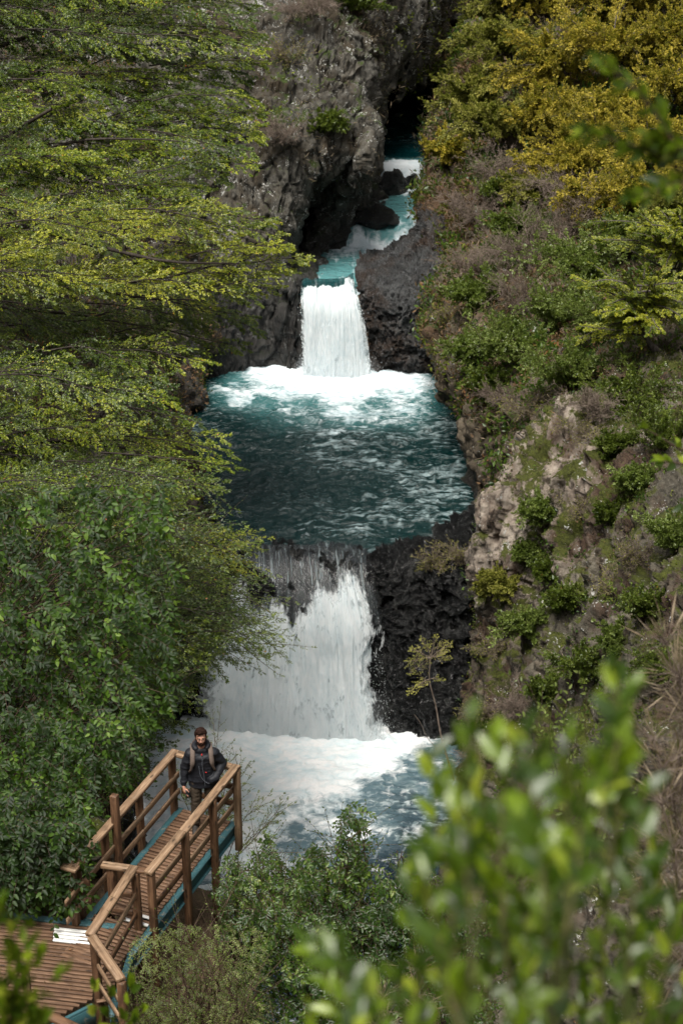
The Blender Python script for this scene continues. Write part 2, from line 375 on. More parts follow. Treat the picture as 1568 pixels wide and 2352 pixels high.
M['wood_dark'] = wood_mat('dark_timber', (.045, .022, .011), (.125, .065, .034), (.22, .125, .068))
M['deck'] = wood_mat('deck_timber', (.05, .026, .015), (.135, .075, .043), (.26, .16, .10))
def teal():
    t = NT('teal_paint'); n = t.noise(t.co(), 9, 7, .75); n2 = t.noise(t.co((1, 1, 3)), 30, 4, .6)
    col = t.ramp(n2, [(.3, (.022, .075, .088)), (.7, (.05, .125, .14))]); col = t.mix(t.mask(n, .58, .66), col, (.20, .19, .16)); col = t.mix(t.mask(n, .68, .71), col, (.12, .055, .03))
    t.bsdf(col, .5, .4, n, .3, .004); return t.done()
M['teal'] = teal()
M['white'] = plain('white_tread_paint', (.72, .72, .70), .55, .3, .15, 25)
# water -----------------------------------------------------------
def water_mat(name, deep, mid, foamcol=(.68, .73, .76), aniso=(1, 1, 1), bump=.5, bsc=5., glintcol=(.22, .29, .30)):
    """attr foam 0..1 = air in the water plus painted sky glints, attr turb 0..1 = milky"""
    t = NT(name); f = (t.attr('foam'), 2); tb = (t.attr('turb'), 2)
    c = t.co(aniso); n = t.noise(c, bsc, 7, .68, .7); n2 = t.noise(c, bsc*.32, 5, .6, .5)
    col = t.mix(tb, deep, mid)
    stq = t.math('MULTIPLY', (t.attr('crest_glint'), 2), t.mask(n, .38, .60)); col = t.mix(stq, col, glintcol)  # pale crest streaks painted into the base colour as sky reflection
    fm = t.math('ADD', f, t.math('MULTIPLY', t.math('SUBTRACT', n, .5), 1.0))
    fm = t.mask(fm, .34, .78)
    h = t.math('ADD', n, t.math('MULTIPLY', n2, 1.6))
    w = t.bsdf(col, .08, .5, h, bump, .10, IOR=1.42)
    fo = t.bsdf(t.mix(t.mask(t.math('ADD', t.math('MULTIPLY', n2, .6), t.math('MULTIPLY', n, .4)), .40, .58), tuple(x*y for x, y in zip(foamcol, (.74, .84, .87))), tuple(min(.86, x*1.1) for x in foamcol)), .75, .25, n, .6, .10)
    bn = fo
    return t.done(t.n('ShaderNodeMixShader', {0: fm, 1: w, 2: fo}))
M['pool_mid'] = water_mat('teal_pool_water', (.0006, .015, .015), (.07, .22, .225), aniso=(.75, 1.3, 1), bump=.75, bsc=3.8)
M['pool_low'] = water_mat('steel_pool_water', (.006, .016, .026), (.11, .18, .21), foamcol=(.84, .87, .88), aniso=(.8, 1.1, 1), bump=.8, bsc=4.5)
M['pool_top'] = water_mat('turquoise_stream_water', (.002, .028, .032), (.13, .33, .34), aniso=(.9, .5, 1), bump=.5, bsc=3.)
def fall_mat(name, a0, tint, glass=(.012, .015, .017)):
    """attr fu,fv metres across / down ; dens = how much white water"""
    t = NT(name)
    uv = t.n('ShaderNodeCombineXYZ', {0: (t.attr('fu'), 2), 1: (t.attr('fv'), 2), 2: a0})
    m1 = t.n('ShaderNodeMapping', {'Vector': uv, 'Scale': (3.4, 1.15, 1)}); m2 = t.n('ShaderNodeMapping', {'Vector': uv, 'Scale': (11, 4.6, 1)})
    n1 = t.noise(m1, 1., 6, .7, .35); n2 = t.noise(m2, 1., 5, .7, .4)
    n0 = t.noise(t.n('ShaderNodeMapping', {'Vector': uv, 'Scale': (1.5, .45, 1)}), 1., 3, .6, .4)
    m = t.math('ADD', t.math('MULTIPLY', n0, .34), t.math('ADD', t.math('MULTIPLY', n1, .38), t.math('MULTIPLY', n2, .28)))
    d = (t.attr('dens'), 2)
    al = t.mask(t.math('ADD', t.math('SUBTRACT', m, .5), t.math('SUBTRACT', d, .5)), .0, .13)
    al2 = t.n('ShaderNodeMapRange', {0: t.math('ADD', t.math('MULTIPLY', t.math('SUBTRACT', m, .5), 2.3), t.math('SUBTRACT', d, .5)), 1: .0, 2: .2})
    col = t.mix(t.mask(t.math('ADD', t.math('MULTIPLY', n1, .5), t.math('MULTIPLY', n2, .5)), .42, .55), tint, (.90, .93, .94))
    df = t.bsdf(col, .7, .25, m, .8, .10)
    tr = t.n('ShaderNodeBsdfTranslucent', {'Color': (.75, .85, .88, 1)}); sh = t.n('ShaderNodeMixShader', {0: .45, 1: df, 2: tr})
    n3 = t.noise(t.n('ShaderNodeMapping', {'Vector': uv, 'Scale': (8, .45, 1)}), 1., 4, .7, .3)
    gl = t.bsdf(t.mix(t.mask(n3, .50, .70), glass, (.20, .24, .25)), .12, .9, n2, .9, .08, IOR=1.7); tp = t.n('ShaderNodeBsdfTransparent')  # pale streaks in the glassy sheet's colour imitate reflected sky
    gm = t.n('ShaderNodeMixShader', {0: (t.attr('gls'), 2), 1: tp, 2: gl})
    return t.done(t.n('ShaderNodeMixShader', {0: al2, 1: gm, 2: sh}))
M['fall_a'] = fall_mat('falling_water', .0, (.54, .64, .68))
M['fall_c'] = fall_mat('clear_falling_water', 2.2, (.50, .62, .66), (.01, .06, .065))
M['fall_b'] = fall_mat('falling_water_veil', 7.7, (.74, .82, .85))
t = NT('white_spray'); t.bsdf((.85, .9, .92), .6, .3); t.done(); M['spray'] = t.m
# ---------------------------------------------------------------- terrain
Z1, Z2, Z3, Z4, Z5 = -12., -7.4, -4.7, -4.1, -3.1
def w(*a): return ('w',)+a
BVH = {}
def sheet(name, stations, n, m, mat, A=(.35, .22, .10, .04), vs=.55, seed=1, label=None, fade=None):
    G = loft(stations, n, m); G = rockify(G, A, vs, seed)
    V = G.reshape(-1, 3); F = gridF(n, m)
    o = mk(name, V, F, mat, smooth=True, kind='structure', label=label)
    BVH[o.name] = (BVHTree.FromPolygons([tuple(v) for v in V[::1]], [tuple(f) for f in F]), G, o)
    return o
# left bank and back-left cliff, from near to far
LEFT = [
 [w(-2.5, 23.5, -13), (190, 2050, 25), (100, 1900, 25), (-100, 1700, 25), (-300, 1200, 27)],
 [(300, 1830, 37.5), (270, 1720, 34), (200, 1550, 32), (80, 1400, 32), (-120, 1000, 33), (-400, 600, 36)],
 [(400, 1640, 42.6), (425, 1540, 41.5), (400, 1400, 41.5), (300, 1250, 41), (120, 1050, 41), (-100, 700, 43), (-300, 400, 46)],
 [(480, 1300, 45.5), (450, 1170, 45), (400, 1080, 45), (250, 950, 45), (50, 700, 47), (-150, 400, 50)],
 [(450, 1120, 49.8), (420, 1010, 50), (340, 900, 50), (200, 700, 51), (0, 400, 54), (-200, 100, 58)],
 [(452, 950, 55.5), (438, 880, 55), (380, 780, 55), (250, 520, 56), (50, 200, 59), (-100, -100, 64)],
 [(490, 885, 58.5), (500, 790, 58.3), (480, 690, 58.6), (430, 480, 60), (300, 150, 63), (200, -250, 70)],
 [(600, 880, 59.3), (600, 770, 59.4), (600, 665, 59.6), (600, 540, 60.5), (575, 470, 61), (540, 200, 63), (500, -250, 71)],
 [(690, 875, 59.3), (686, 770, 59.4), (680, 655, 59.8), (660, 620, 61.5), (655, 548, 61.4), (675, 460, 61.6), (700, 250, 63), (715, -250, 71)],
 [(676, 700, 59.6), (670, 640, 61.5), (668, 590, 66), (680, 545, 67.7), (700, 480, 67.5), (742, 420, 65), (750, 395, 62), (752, 250, 63), (790, -250, 73)],
 [(800, 600, 66.4), (812, 555, 67.2), (815, 500, 67.6), (818, 450, 67), (832, 410, 64.5), (840, 385, 62.3), (842, 250, 64), (860, 60, 68.5), (880, -250, 74)],
 [(835, 560, 68.5), (838, 520, 68.5), (840, 450, 68.6), (845, 380, 69), (852, 280, 70), (875, 150, 71), (905, 0, 73), (935, -250, 79)],
 [(900, 450, 72), (893, 425, 72.4), (872, 385, 74), (868, 320, 74), (880, 250, 73), (915, 165, 74), (975, 50, 75.5), (1000, -250, 82)],
 [w(2.2, 90, -4), w(2.3, 87, -1.5), w(2.6, 82, .6), (912, 230, 76), (930, 185, 75.5), (960, 100, 76.3), (990, 0, 78), (1005, -250, 83)],
 [w(4.3, 92, -4), w(4.3, 90, -1), w(4.4, 84, 1.0), (965, 190, 79.5), (985, 140, 80), (1005, 60, 81), (1030, -40, 83), (1050, -250, 88)],
 [w(6.5, 92, -4), w(6.5, 90, -1), w(6.6, 86, 1.5), (1050, 190, 100), (1055, 150, 101), (1060, 60, 102), (1066, -40, 104), (1080, -250, 110)],
]
sheet('cliff', LEFT[5:], 620, 420, M['cliff'], (.32, .32, .17, .06), .30, 3, 'grey columnar cliff with white lichen above the left side of the gorge')
sheet('bank', LEFT[:7], 300, 260, M['bank'], (.4, .3, .12, .05), .6, 5, 'dark overgrown rock bank along the left side of the pools')
RIGHT = [
 [w(6.2, 90, -4.2), w(5.6, 84, -1), w(5.4, 80, 1.5), (1085, 120, 80), (1105, 40, 82), (1160, -120, 88)],
 [(1000, 415, 76), (992, 370, 76), (990, 300, 76), (1040, 200, 77), (1078, 90, 79), (1130, -20, 82), (1230, -200, 88)],
 [(985, 470, 68.5), (985, 440, 68.2), (1000, 380, 68.5), (1070, 290, 70), (1170, 130, 73), (1300, -60, 79), (1420, -250, 86)],
 [(970, 540, 65), (985, 480, 64.5), (1020, 420, 65), (1120, 320, 66), (1260, 160, 69), (1450, -50, 75), (1600, -250, 82)],
 [(1010, 860, 59), (985, 700, 60.2), (990, 600, 60.8), (1060, 520, 61.2), (1220, 400, 63), (1420, 180, 67), (1700, -120, 75)],
 [(1050, 870, 56.5), (1012, 800, 55.6), (1008, 740, 55.8), (1090, 620, 57.2), (1260, 480, 60), (1500, 260, 64), (1850, -50, 72)],
 [(1080, 1090, 50.3), (1062, 990, 50.5), (1030, 900, 50.8), (1045, 820, 51.2), (1130, 700, 52.5), (1330, 540, 55), (1600, 330, 60), (1950, 50, 68)],
 [(1072, 1190, 47.0), (1092, 1080, 46.8), (1100, 1000, 47), (1130, 900, 47.3), (1240, 780, 48.5), (1450, 600, 51), (1750, 400, 57), (2100, 200, 64)],
 [(1040, 1265, 45.0), (1100, 1180, 44.2), (1130, 1090, 44), (1170, 980, 44), (1290, 860, 44.5), (1480, 720, 46), (1800, 550, 51), (2150, 380, 58)],
 [(1120, 1360, 43.0), (1130, 1260, 42.4), (1150, 1150, 41.9), (1200, 1050, 41.6), (1330, 930, 41.8), (1530, 790, 43.5), (1880, 620, 48.5), (2250, 480, 55)],
]
sheet('slope', RIGHT, 560, 460, M['right'], (.45, .28, .14, .06), .6, 11, 'brown crumbling rock slope on the right side of the gorge')
NEAR = [
 [(1100, 1330, 43.4), (1115, 1230, 42.8), (1130, 1130, 42.2), (1170, 1060, 41.8), (1290, 930, 42), (1500, 800, 44), (1850, 650, 49)],
 [(1075, 1760, 40.8), (1095, 1600, 40.1), (1112, 1470, 39.8), (1104, 1330, 39.8), (1110, 1210, 40), (1155, 1075, 40.3), (1240, 1000, 40.5), (1400, 900, 41.5), (1650, 780, 44), (1950, 650, 49)],
 [(1040, 1860, 38.3), (1090, 1700, 37.9), (1150, 1550, 37.6), (1220, 1380, 37.7), (1300, 1200, 37.9), (1360, 1060, 38.5), (1500, 960, 39.5), (1750, 830, 42), (2050, 700, 47)],
 [(990, 2010, 35.0), (1100, 1820, 34.2), (1210, 1680, 33.8), (1330, 1520, 33.9), (1420, 1330, 34.3), (1480, 1160, 35), (1620, 1020, 36.5), (1850, 880, 39), (2150, 760, 44)],
 [(950, 2230, 31.3), (1090, 2050, 30), (1240, 1880, 29.3), (1400, 1700, 29.2), (1500, 1500, 29.8), (1570, 1320, 30.8), (1700, 1150, 32.5), (1950, 1000, 35.5), (2300, 850, 40)],
 [(960, 2500, 27.5), (1150, 2300, 25.5), (1330, 2100, 24.5), (1480, 1900, 24.3), (1600, 1700, 24.8), (1700, 1500, 26), (1850, 1300, 28), (2100, 1100, 31), (2500, 950, 36)],
 [(1100, 2900, 21.5), (1350, 2700, 19.5), (1500, 2500, 19), (1620, 2250, 19), (1720, 2000, 19.5), (1850, 1800, 21), (2000, 1600, 23), (2300, 1350, 26), (2800, 1150, 31)],
]
sheet('outcrop', NEAR, 460, 460, M['mossy'], (.5, .36, .18, .08), .42, 21, 'pale and mossy rock outcrop rising at the right above the lower pool')
FALL2R = [  # grey rock right of the upper fall
 [(835, 880, 59.4), (838, 800, 59.3), (832, 730, 59.4), (816, 655, 59.9), (814, 615, 60.8), (828, 592, 63), (850, 585, 65.5), (870, 600, 67)],
 [(880, 880, 59.1), (880, 800, 58.9), (868, 730, 58.9), (848, 660, 59.5), (858, 610, 61), (880, 582, 64), (900, 578, 66), (915, 590, 67)],
 [(950, 882, 58.9), (950, 790, 58.5), (945, 700, 58.8), (935, 620, 60), (950, 560, 62), (950, 535, 64), (955, 520, 66), (960, 530, 68)],
 [(1040, 884, 58.7), (1040, 790, 58.2), (1030, 690, 58.9), (1000, 590, 60.5), (985, 520, 62), (975, 480, 65), (985, 460, 67), (1000, 470, 69)],
 [(1120, 886, 58.7), (1120, 790, 58.2), (1110, 690, 59.2), (1080, 590, 61), (1060, 520, 63), (1040, 480, 66), (1040, 460, 68), (1040, 470, 70)],
]
M['wetgrey'] = rock_mat('wet_grey_rock', ((.005, .005, .006), (.024, .025, .026), (.115, .12, .12)), moss=0, lichen=.15, wet=.85, soil=(.06, .038, .026), vs=.9, bd=.28, glint_speck=True)
sheet('fall_rock', FALL2R, 340, 320, M['wetgrey'], (.22, .16, .12, .12), .9, 31, 'wet dark grey rock beside the upper waterfall')
LIPR = [  # black rock of the lower fall, left to right
 [(300, 1300, 46), ('z', 300, 1235, -6.6), ('z', 300, 1330, -7.3), (320, 1450, 42.6), (340, 1650, 42.2), (340, 1720, 42.2)],
 [('z', 400, 1225, -8.6), ('z', 400, 1205, -6.8), ('z', 405, 1290, -7.3), (410, 1420, 42.9), (430, 1600, 42.5), (430, 1690, 42.4)],
 [('z', 455, 1225, -8.6), ('z', 465, 1222, -7.05), ('z', 490, 1300, -7.6), (495, 1400, 42.9), (490, 1600, 42.4), (490, 1700, 42.3)],
 [('z', 530, 1240, -8.8), ('z', 535, 1252, -7.35), ('z', 548, 1300, -7.6), (556, 1420, 42.9), (560, 1620, 42.3), (560, 1720, 42.2)],
 [('z', 640, 1250, -8.8), ('z', 650, 1275, -7.62), ('z', 658, 1330, -7.95), (665, 1430, 42.8), (670, 1640, 42.1), (670, 1730, 42.0)],
 [('z', 780, 1250, -8.8), ('z', 785, 1280, -7.62), ('z', 795, 1335, -7.95), (805, 1430, 42.7), (810, 1640, 42.0), (810, 1730, 41.9)],
 [('z', 845, 1270, -8.8), ('z', 850, 1280, -7.22), ('z', 862, 1330, -7.6), (870, 1430, 42.6), (875, 1640, 41.9), (875, 1730, 41.8)],
 [('z', 930, 1240, -8.8), ('z', 932, 1256, -7.1), ('z', 945, 1320, -7.4), (960, 1430, 42.4), (965, 1650, 41.5), (965, 1740, 41.3)],
 [('z', 1030, 1220, -8.6), ('z', 1035, 1225, -6.9), ('z', 1050, 1310, -7.1), (1060, 1430, 42.2), (1065, 1670, 41.0), (1065, 1760, 40.7)],
 [('z', 1110, 1180, -8.6), ('z', 1115, 1165, -6.4), (1130, 1300, 43.4), (1130, 1430, 42.4), (1130, 1680, 41.0), (1130, 1760, 40.7)],
 [(1200, 1150, 46.2), (1210, 1170, 45.2), (1220, 1300, 43.4), (1220, 1430, 42.4), (1220, 1680, 41.0), (1220, 1760, 40.7)],
]
sheet('lip_rock', LIPR, 420, 240, M['wet'], (.28, .26, .14, .09), .9, 41, 'wet black rock step under and beside the lower waterfall')
# broad ground reaching the horizon
def near_ground(X, Y):
    z = np.where(Y < 4, 13.2-.95*(Y-.0), 13.2-.95*Y)
    z = np.where(Y < 0, 13.2-.15*Y, z)
    bench = -1.15+.25*np.sin(X*1.3)+.12*np.sin(Y*2.1+X)
    mb = sstep(-.5, -1.7, X+.10*(Y-18))*sstep(10.5, 15.5, Y)
    z = z*(1-mb)+np.maximum(bench, -2)*mb
    z = np.where(mb > .02, z, z)
    drop = sstep(20.8, 27, Y-.25*np.clip(X, -6, 6)*0)*11
    z = z-drop*np.where(X < 8, 1, 0)
    z = z-sstep(.0, 5, X)*sstep(9, 14, Y)*1.2
    lf = sstep(-5.5, -14, X)*sstep(3, 12, Y); z = z+lf*(7+.25*np.clip(-X, 0, 80))
    return np.maximum(z, -14.5)
def ground():
    xs = np.concatenate([-np.geomspace(900, 12, 40), np.linspace(-11.5, 8, 190), np.geomspace(8.5, 900, 40)])
    ys = np.concatenate([-np.geomspace(900, 4, 34), np.linspace(-3.5, 32, 300), np.geomspace(32.5, 900, 110)])
    X, Y = np.meshgrid(xs, ys, indexing='ij'); Z = near_ground(X, Y)
    cx = np.interp(Y, [20, 40, 60, 80, 120], [1, 0, 1, 4, 8]); d = np.abs(X-cx)
    valley = -14.5+sstep(9.5, 26, d)*26+sstep(84, 112, Y)*24
    valley = np.maximum(valley, -14.5)+sstep(60, 700, np.hypot(X, Y))*120
    b = sstep(24, 30, Y)
    Z = Z*(1-b)+valley*b
    P = np.stack([X, Y, Z], -1).reshape(-1, 3)
    am = np.clip(sstep(30, 120, np.hypot(P[:, 0], P[:, 1])), 0, 1)
    P[:, 2] += .22*fbm(P*np.array([1, 1, .3])*.9, 5, 77)+am*9*fbm(P*.03, 4, 78)
    o = mk('ground', P, gridF(len(xs), len(ys)), M['soil'], smooth=True, kind='structure', label='brown litter-covered ground of the valley side')
    BVH['ground'] = (BVHTree.FromPolygons([tuple(v) for v in P], [tuple(f) for f in gridF(len(xs), len(ys))]), P.reshape(len(xs), len(ys), 3), o)
t = NT('litter_soil'); n = t.noise(t.co(), 3, 9, .75); n2 = t.noise(t.co(), 22, 5, .7)
t.bsdf(t.mix(t.mask(n2, .35, .7), t.ramp(n, [(.3, (.018, .014, .009)), (.55, (.06, .042, .026)), (.75, (.05, .06, .02))]), (.12, .08, .05)), .9, .2, n2, .8, .05); M['soil'] = t.done()
ground()
def hit(u, v, names=None, maxd=400):
    d = ray(u, v); d = d/np.linalg.norm(d); best = None
    for k, (b, G, o) in BVH.items():
        if names and k not in names: continue
        r = b.ray_cast(Vector((0, 0, H0)), Vector(d), maxd)
        if r[0] is not None and (best is None or r[3] < best[3]): best = r
    return (np.array(best[0]), np.array(best[1])) if best else (None, None)
# ---------------------------------------------------------------- water surfaces
def pool(name, x0, x1, y0, y1, z, step, amp, mat, foamf, seed, label, zf=None, chop=1.):
    nx = int((x1-x0)/step); ny = int((y1-y0)/step)
    X, Y = np.meshgrid(np.linspace(x0, x1, nx), np.linspace(y0, y1, ny), indexing='ij')
    P = np.stack([X, Y, np.full_like(X, z)], -1).reshape(-1, 3)
    if zf is not None: P[:, 2] = zf(P[:, 0], P[:, 1])
    foam, turb, rough = foamf(P)
    q = P*np.array([1, 1, 0]); q = q+.35*np.stack([fbm(q*.5, 3, seed+k) for k in range(3)], 1)
    wv = .55*ridged(q*np.array([.55, .95, 1])*chop, 4, seed)+.45*fbm(q*np.array([1.6, 2.6, 1])*chop, 4, seed+3)+.25*ridged(q*np.array([3.1, 5.2, 1])*chop, 3, seed+6)
    fo = fbm(q*1.6, 4, seed+9)*1.2+.5*fbm(q*5, 3, seed+12)
    P[:, 2] += amp*(wv*(1-.6*np.clip(foam, 0, 1))+fo*.45*np.clip(foam, 0, 1)*rough)
    q3 = P*np.array([1.9, 5.0, 0])*chop; q3 = q3+.9*fbm(q3*.45, 3, seed+31)[:, None]; cr2 = np.clip(sstep(.50, 1.1, ridged(q3, 4, seed+33)+.35*wv+.75*fbm(P*np.array([.35, .45, 0]), 3, seed+34))*1.1, 0, 1)  # last value: streak pattern for the painted sky reflection
    crest_glint = np.clip((wv-.30)*1.5, 0, .45)  # wave crests paled through the foam value, like sky glints
    return mk(name, P, gridF(nx, ny), mat, smooth=True, kind='structure', label=label, attrs={'foam': np.clip(foam+crest_glint*.3, 0, 1), 'turb': turb, 'crest_glint': cr2})
F2B = (at(690, 845, 59.2), at(850, 850, 59.2)); F1B = (at(475, 1620, 42.4), at(870, 1660, 42.0))
def segd(P, a, b):
    ab = (b-a)[:2]; t = np.clip(((P[:, :2]-a[:2])@ab)/(ab@ab), 0, 1); c = a[:2]+t[:, None]*ab
    return P[:, :2]-c
def foam2(P):
    e = segd(P, *F2B); ex = np.where(e[:, 0] > 0, e[:, 0]/3.6, -e[:, 0]/3.6); d = np.hypot(ex, e[:, 1]/5.2)
    q = P*np.array([.45, .30, 0]); wp = fbm(q*1.6+3, 5, 5); st = ridged(q*np.array([1.6, 3.2, 1])+wp[:, None]*.9, 4, 6)
    f = (1.0-sstep(.15, 1.15, d+wp*.5-st*.26))*(1-.30*sstep(.12, .6, d))
    q2 = P*np.array([.8, 1.7, 0]); q2 = q2+.8*fbm(q2*.7, 3, 15)[:, None]
    far = sstep(2.0, .7, d)*.16
    str_ = sstep(.35, .95, ridged(q2, 3, 17)+.5*fbm(P*np.array([.22, .22, 0]), 3, 19))*.24  # thin streaks away from the foam: ripple glints painted as pale water
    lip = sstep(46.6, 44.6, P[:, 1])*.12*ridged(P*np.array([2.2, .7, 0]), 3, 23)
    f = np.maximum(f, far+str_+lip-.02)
    return np.clip(f, 0, 1), np.clip(sstep(1.25, .5, d+wp*.35)*.62, 0, 1), np.ones(len(P))
def foam1(P):
    e = segd(P, *F1B); ex = np.where(e[:, 0] > 0, e[:, 0]/2.2, -e[:, 0]/5.5); d = np.hypot(ex, e[:, 1]/(8.4-1.3*np.clip(P[:, 0]+2.2, -2, 4)*1.0))
    q = P*np.array([.5, .42, 0]); wp = fbm(q*1.3+9, 5, 25); st = ridged(q*np.array([1.8, 2.6, 1])+wp[:, None]*1.1, 4, 26)
    f = (1.12-sstep(.42, 1.25, d+wp*.62-st*.18))*(1-.18*sstep(.15, .7, d))
    q2 = P*np.array([1.4, 2.2, 0]); q2 = q2+.8*fbm(q2*.7, 3, 35)[:, None]
    f = np.maximum(f, .20+.22*sstep(.2, .9, ridged(q2, 3, 37)))
    return np.clip(f, 0, 1), np.clip(sstep(1.9, .6, d+wp*.4), 0, 1), np.full(len(P), 1.2)
def foam3(P):
    q = P*np.array([1.3, .35, 0]); wp = fbm(q, 4, 45); st = ridged(q*np.array([1.5, 1, 1])+wp[:, None]*.8, 4, 46)
    nearlip = sstep(61.2, 59.9, P[:, 1])*.22; far = sstep(64.2, 66.6, P[:, 1]+P[:, 0]*.4)*.55
    f = .10+.38*sstep(.0, .9, st)+far+nearlip*.6
    mid = sstep(3.2, 1., np.abs(P[:, 0]-.2-(P[:, 1]-60)*.22))
    return np.clip(f*(.35+.65*mid), 0, 1), np.clip(.15+.6*mid+.2*wp, 0, 1), np.ones(len(P))*.6
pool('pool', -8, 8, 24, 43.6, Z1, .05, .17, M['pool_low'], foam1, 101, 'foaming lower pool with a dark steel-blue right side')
def z_p2(x, y): return Z2-.30*sstep(45.2, 44.1, y)*sstep(1.1, .6, x)*sstep(-4.2, -3.4, x)
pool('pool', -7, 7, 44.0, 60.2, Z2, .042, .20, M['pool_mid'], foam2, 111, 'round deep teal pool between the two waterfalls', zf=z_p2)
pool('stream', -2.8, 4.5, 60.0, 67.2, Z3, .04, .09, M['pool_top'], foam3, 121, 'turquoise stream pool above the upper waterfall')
def z_st(x, y): return Z3+(Z4-Z3)*sstep(66.1, 67.7, y-.35*(x-1.5))+(Z5-Z4)*sstep(72.7, 73.4, y)
def foam4(P):
    q = P*np.array([1.6, .4, 0]); wp = fbm(q, 4, 55); st = ridged(q+wp[:, None]*.7, 4, 56)
    r1 = np.exp(-((P[:, 1]-66.2-.25*(P[:, 0]-1.5))/.55)**2); cas = sstep(72.4, 72.9, P[:, 1])*sstep(74.2, 73.6, P[:, 1])
    foot = np.exp(-((P[:, 1]-72.3)/.5)**2); cave = sstep(73.6, 74.5, P[:, 1])
    f = .12+.4*sstep(0, .9, st)+.55*r1+cas*(.35+.5*sstep(-.2, .5, ridged(P*np.array([2.2, .5, .5]), 3, 57)))+foot*.5
    return np.clip(f*(1-cave*.8), 0, 1), np.clip((.55+.3*wp)*(1-cave), 0, 1), np.ones(len(P))*.5
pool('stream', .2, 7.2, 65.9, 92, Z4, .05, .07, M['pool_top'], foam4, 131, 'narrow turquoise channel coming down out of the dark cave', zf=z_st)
# ---------------------------------------------------------------- waterfalls
def fall(name, profs, n, m, mat, densf, glsf, label, seed, off=0., parent=None, amp=.10):
    G = loft(profs, n, m)
    du = np.concatenate([[0], np.cumsum(np.linalg.norm(np.diff(G[:, m//2], axis=0), axis=1))])
    dv = np.concatenate([[0], np.cumsum(np.linalg.norm(np.diff(G[n//2], axis=0), axis=1))])
    U, Vv = np.meshgrid(du, dv, indexing='ij'); N = gnormals(G); N = N*np.sign(-N[..., 1:2])
    q = np.stack([U*2.6, Vv*.33, np.full_like(U, seed*3.3)], -1).reshape(-1, 3)
    a = sstep(.2, 1.2, Vv)
    d = amp*(fbm(q, 4, seed)+.5*ridged(q*np.array([2.6, 1.6, 1]), 3, seed+4)).reshape(n, m)*(.35+a)+off
    G = G+N*d[..., None]
    un = U/du[-1]; vn = Vv/dv[-1]
    return mk(name, G.reshape(-1, 3), gridF(n, m), mat, parent, smooth=True, kind='structure', label=label,
              attrs={'fu': U.ravel(), 'fv': Vv.ravel()+.35*fbm(q*np.array([1.5, .2, 1]), 2, seed+9), 'dens': densf(un, vn, U, Vv).ravel(), 'gls': glsf(un, vn).ravel()}), G
P1 = [
 [('z', 505, 1215, -7.5), ('z', 515, 1250, -7.38), ('z', 515, 1300, -7.52), (502, 1400, 42.8), (474, 1500, 42.4), (452, 1600, 42.2), (444, 1680, 42.0)],
 [('z', 555, 1210, -7.5), ('z', 562, 1255, -7.37), ('z', 566, 1310, -7.6), (556, 1420, 42.7), (545, 1500, 42.3), (532, 1620, 42.0), (528, 1710, 41.8)],
 [('z', 650, 1200, -7.5), ('z', 655, 1265, -7.37), ('z', 658, 1325, -7.75), (660, 1420, 42.6), (660, 1500, 42.2), (660, 1640, 41.8), (660, 1730, 41.6)],
 [('z', 775, 1200, -7.5), ('z', 778, 1268, -7.37), ('z', 786, 1325, -7.75), (792, 1430, 42.4), (797, 1520, 42.05), (802, 1650, 41.6), (804, 1730, 41.4)],
 [('z', 845, 1215, -7.5), ('z', 852, 1275, -7.38), ('z', 862, 1325, -7.5), (884, 1430, 42.4), (878, 1520, 42.0), (900, 1640, 41.6), (894, 1700, 41.5)],
]
def dens1(un, vn, U, V):
    th = .37+.12*np.exp(-((un-.42)/.25)**2)-.02*sstep(.60, .92, un)
    jag = .13*fbm(np.stack([U*1.7, V*.15, V*0], -1).reshape(-1, 3), 4, 301).reshape(U.shape)
    d = sstep(th-.13, th+.17, vn+jag)
    wn = un+.10*fbm(np.stack([U*.6, V*1.1, V*0+3], -1).reshape(-1, 3), 4, 305).reshape(U.shape); edge = sstep(.0, .20, wn)*sstep(1.0, .80, wn)
    low = 1-.22*sstep(.5, .8, vn)*sstep(.35, .0, un)-.32*sstep(.45, .75, vn)*sstep(.72, 1., un)
    return np.clip(d*(.38+.82*edge)*low, .0, 1.)
f1, G1 = fall('waterfall', P1, 340, 420, M['fall_a'], dens1, lambda u, v: sstep(.62, .35, v)*.92*sstep(0, .05, u)*sstep(1, .96, u), 'wide lower waterfall pouring over a black rock step', 3, .05, None, .06)
fall('veil', P1, 300, 360, M['fall_b'], lambda u, v, U, V: dens1(u, v, U, V)*.80, lambda u, v: u*0, None, 8, .30, f1, .10)
P2 = [
 [(688, 640, 61.2), (690, 668, 60.05), (692, 700, 59.5), (694, 760, 59.2), (697, 860, 59.0)],
 [(730, 642, 61.4), (730, 676, 59.9), (732, 705, 59.35), (734, 760, 59.1), (734, 875, 58.8)],
 [(785, 642, 61.4), (785, 674, 59.9), (788, 705, 59.3), (790, 760, 59.0), (792, 880, 58.7)],
 [(813, 628, 61.2), (816, 660, 60.1), (826, 700, 59.4), (840, 760, 59.1), (852, 865, 58.9)],
]
def dens2(un, vn, U, V):
    th = .24+.04*np.exp(-((un-.35)/.25)**2)-.14*sstep(.72, 1, un)
    jag = .04*fbm(np.stack([U*3, V*0, V*0], -1).reshape(-1, 3), 3, 311).reshape(U.shape)
    return np.clip(sstep(th-.06, th+.05, vn+jag)*(.55+.65*sstep(0, .14, un)*sstep(1, .86, un)), 0, 1)
f2, G2 = fall('waterfall', P2, 200, 260, M['fall_c'], dens2, lambda u, v: sstep(.55, .38, v)*.85, 'tall narrow upper waterfall falling into the teal pool', 5, .04)
fall('veil', P2, 180, 220, M['fall_b'], lambda u, v, U, V: dens2(u, v, U, V)*.85, lambda u, v: u*0, None, 12, .22, f2, .12)
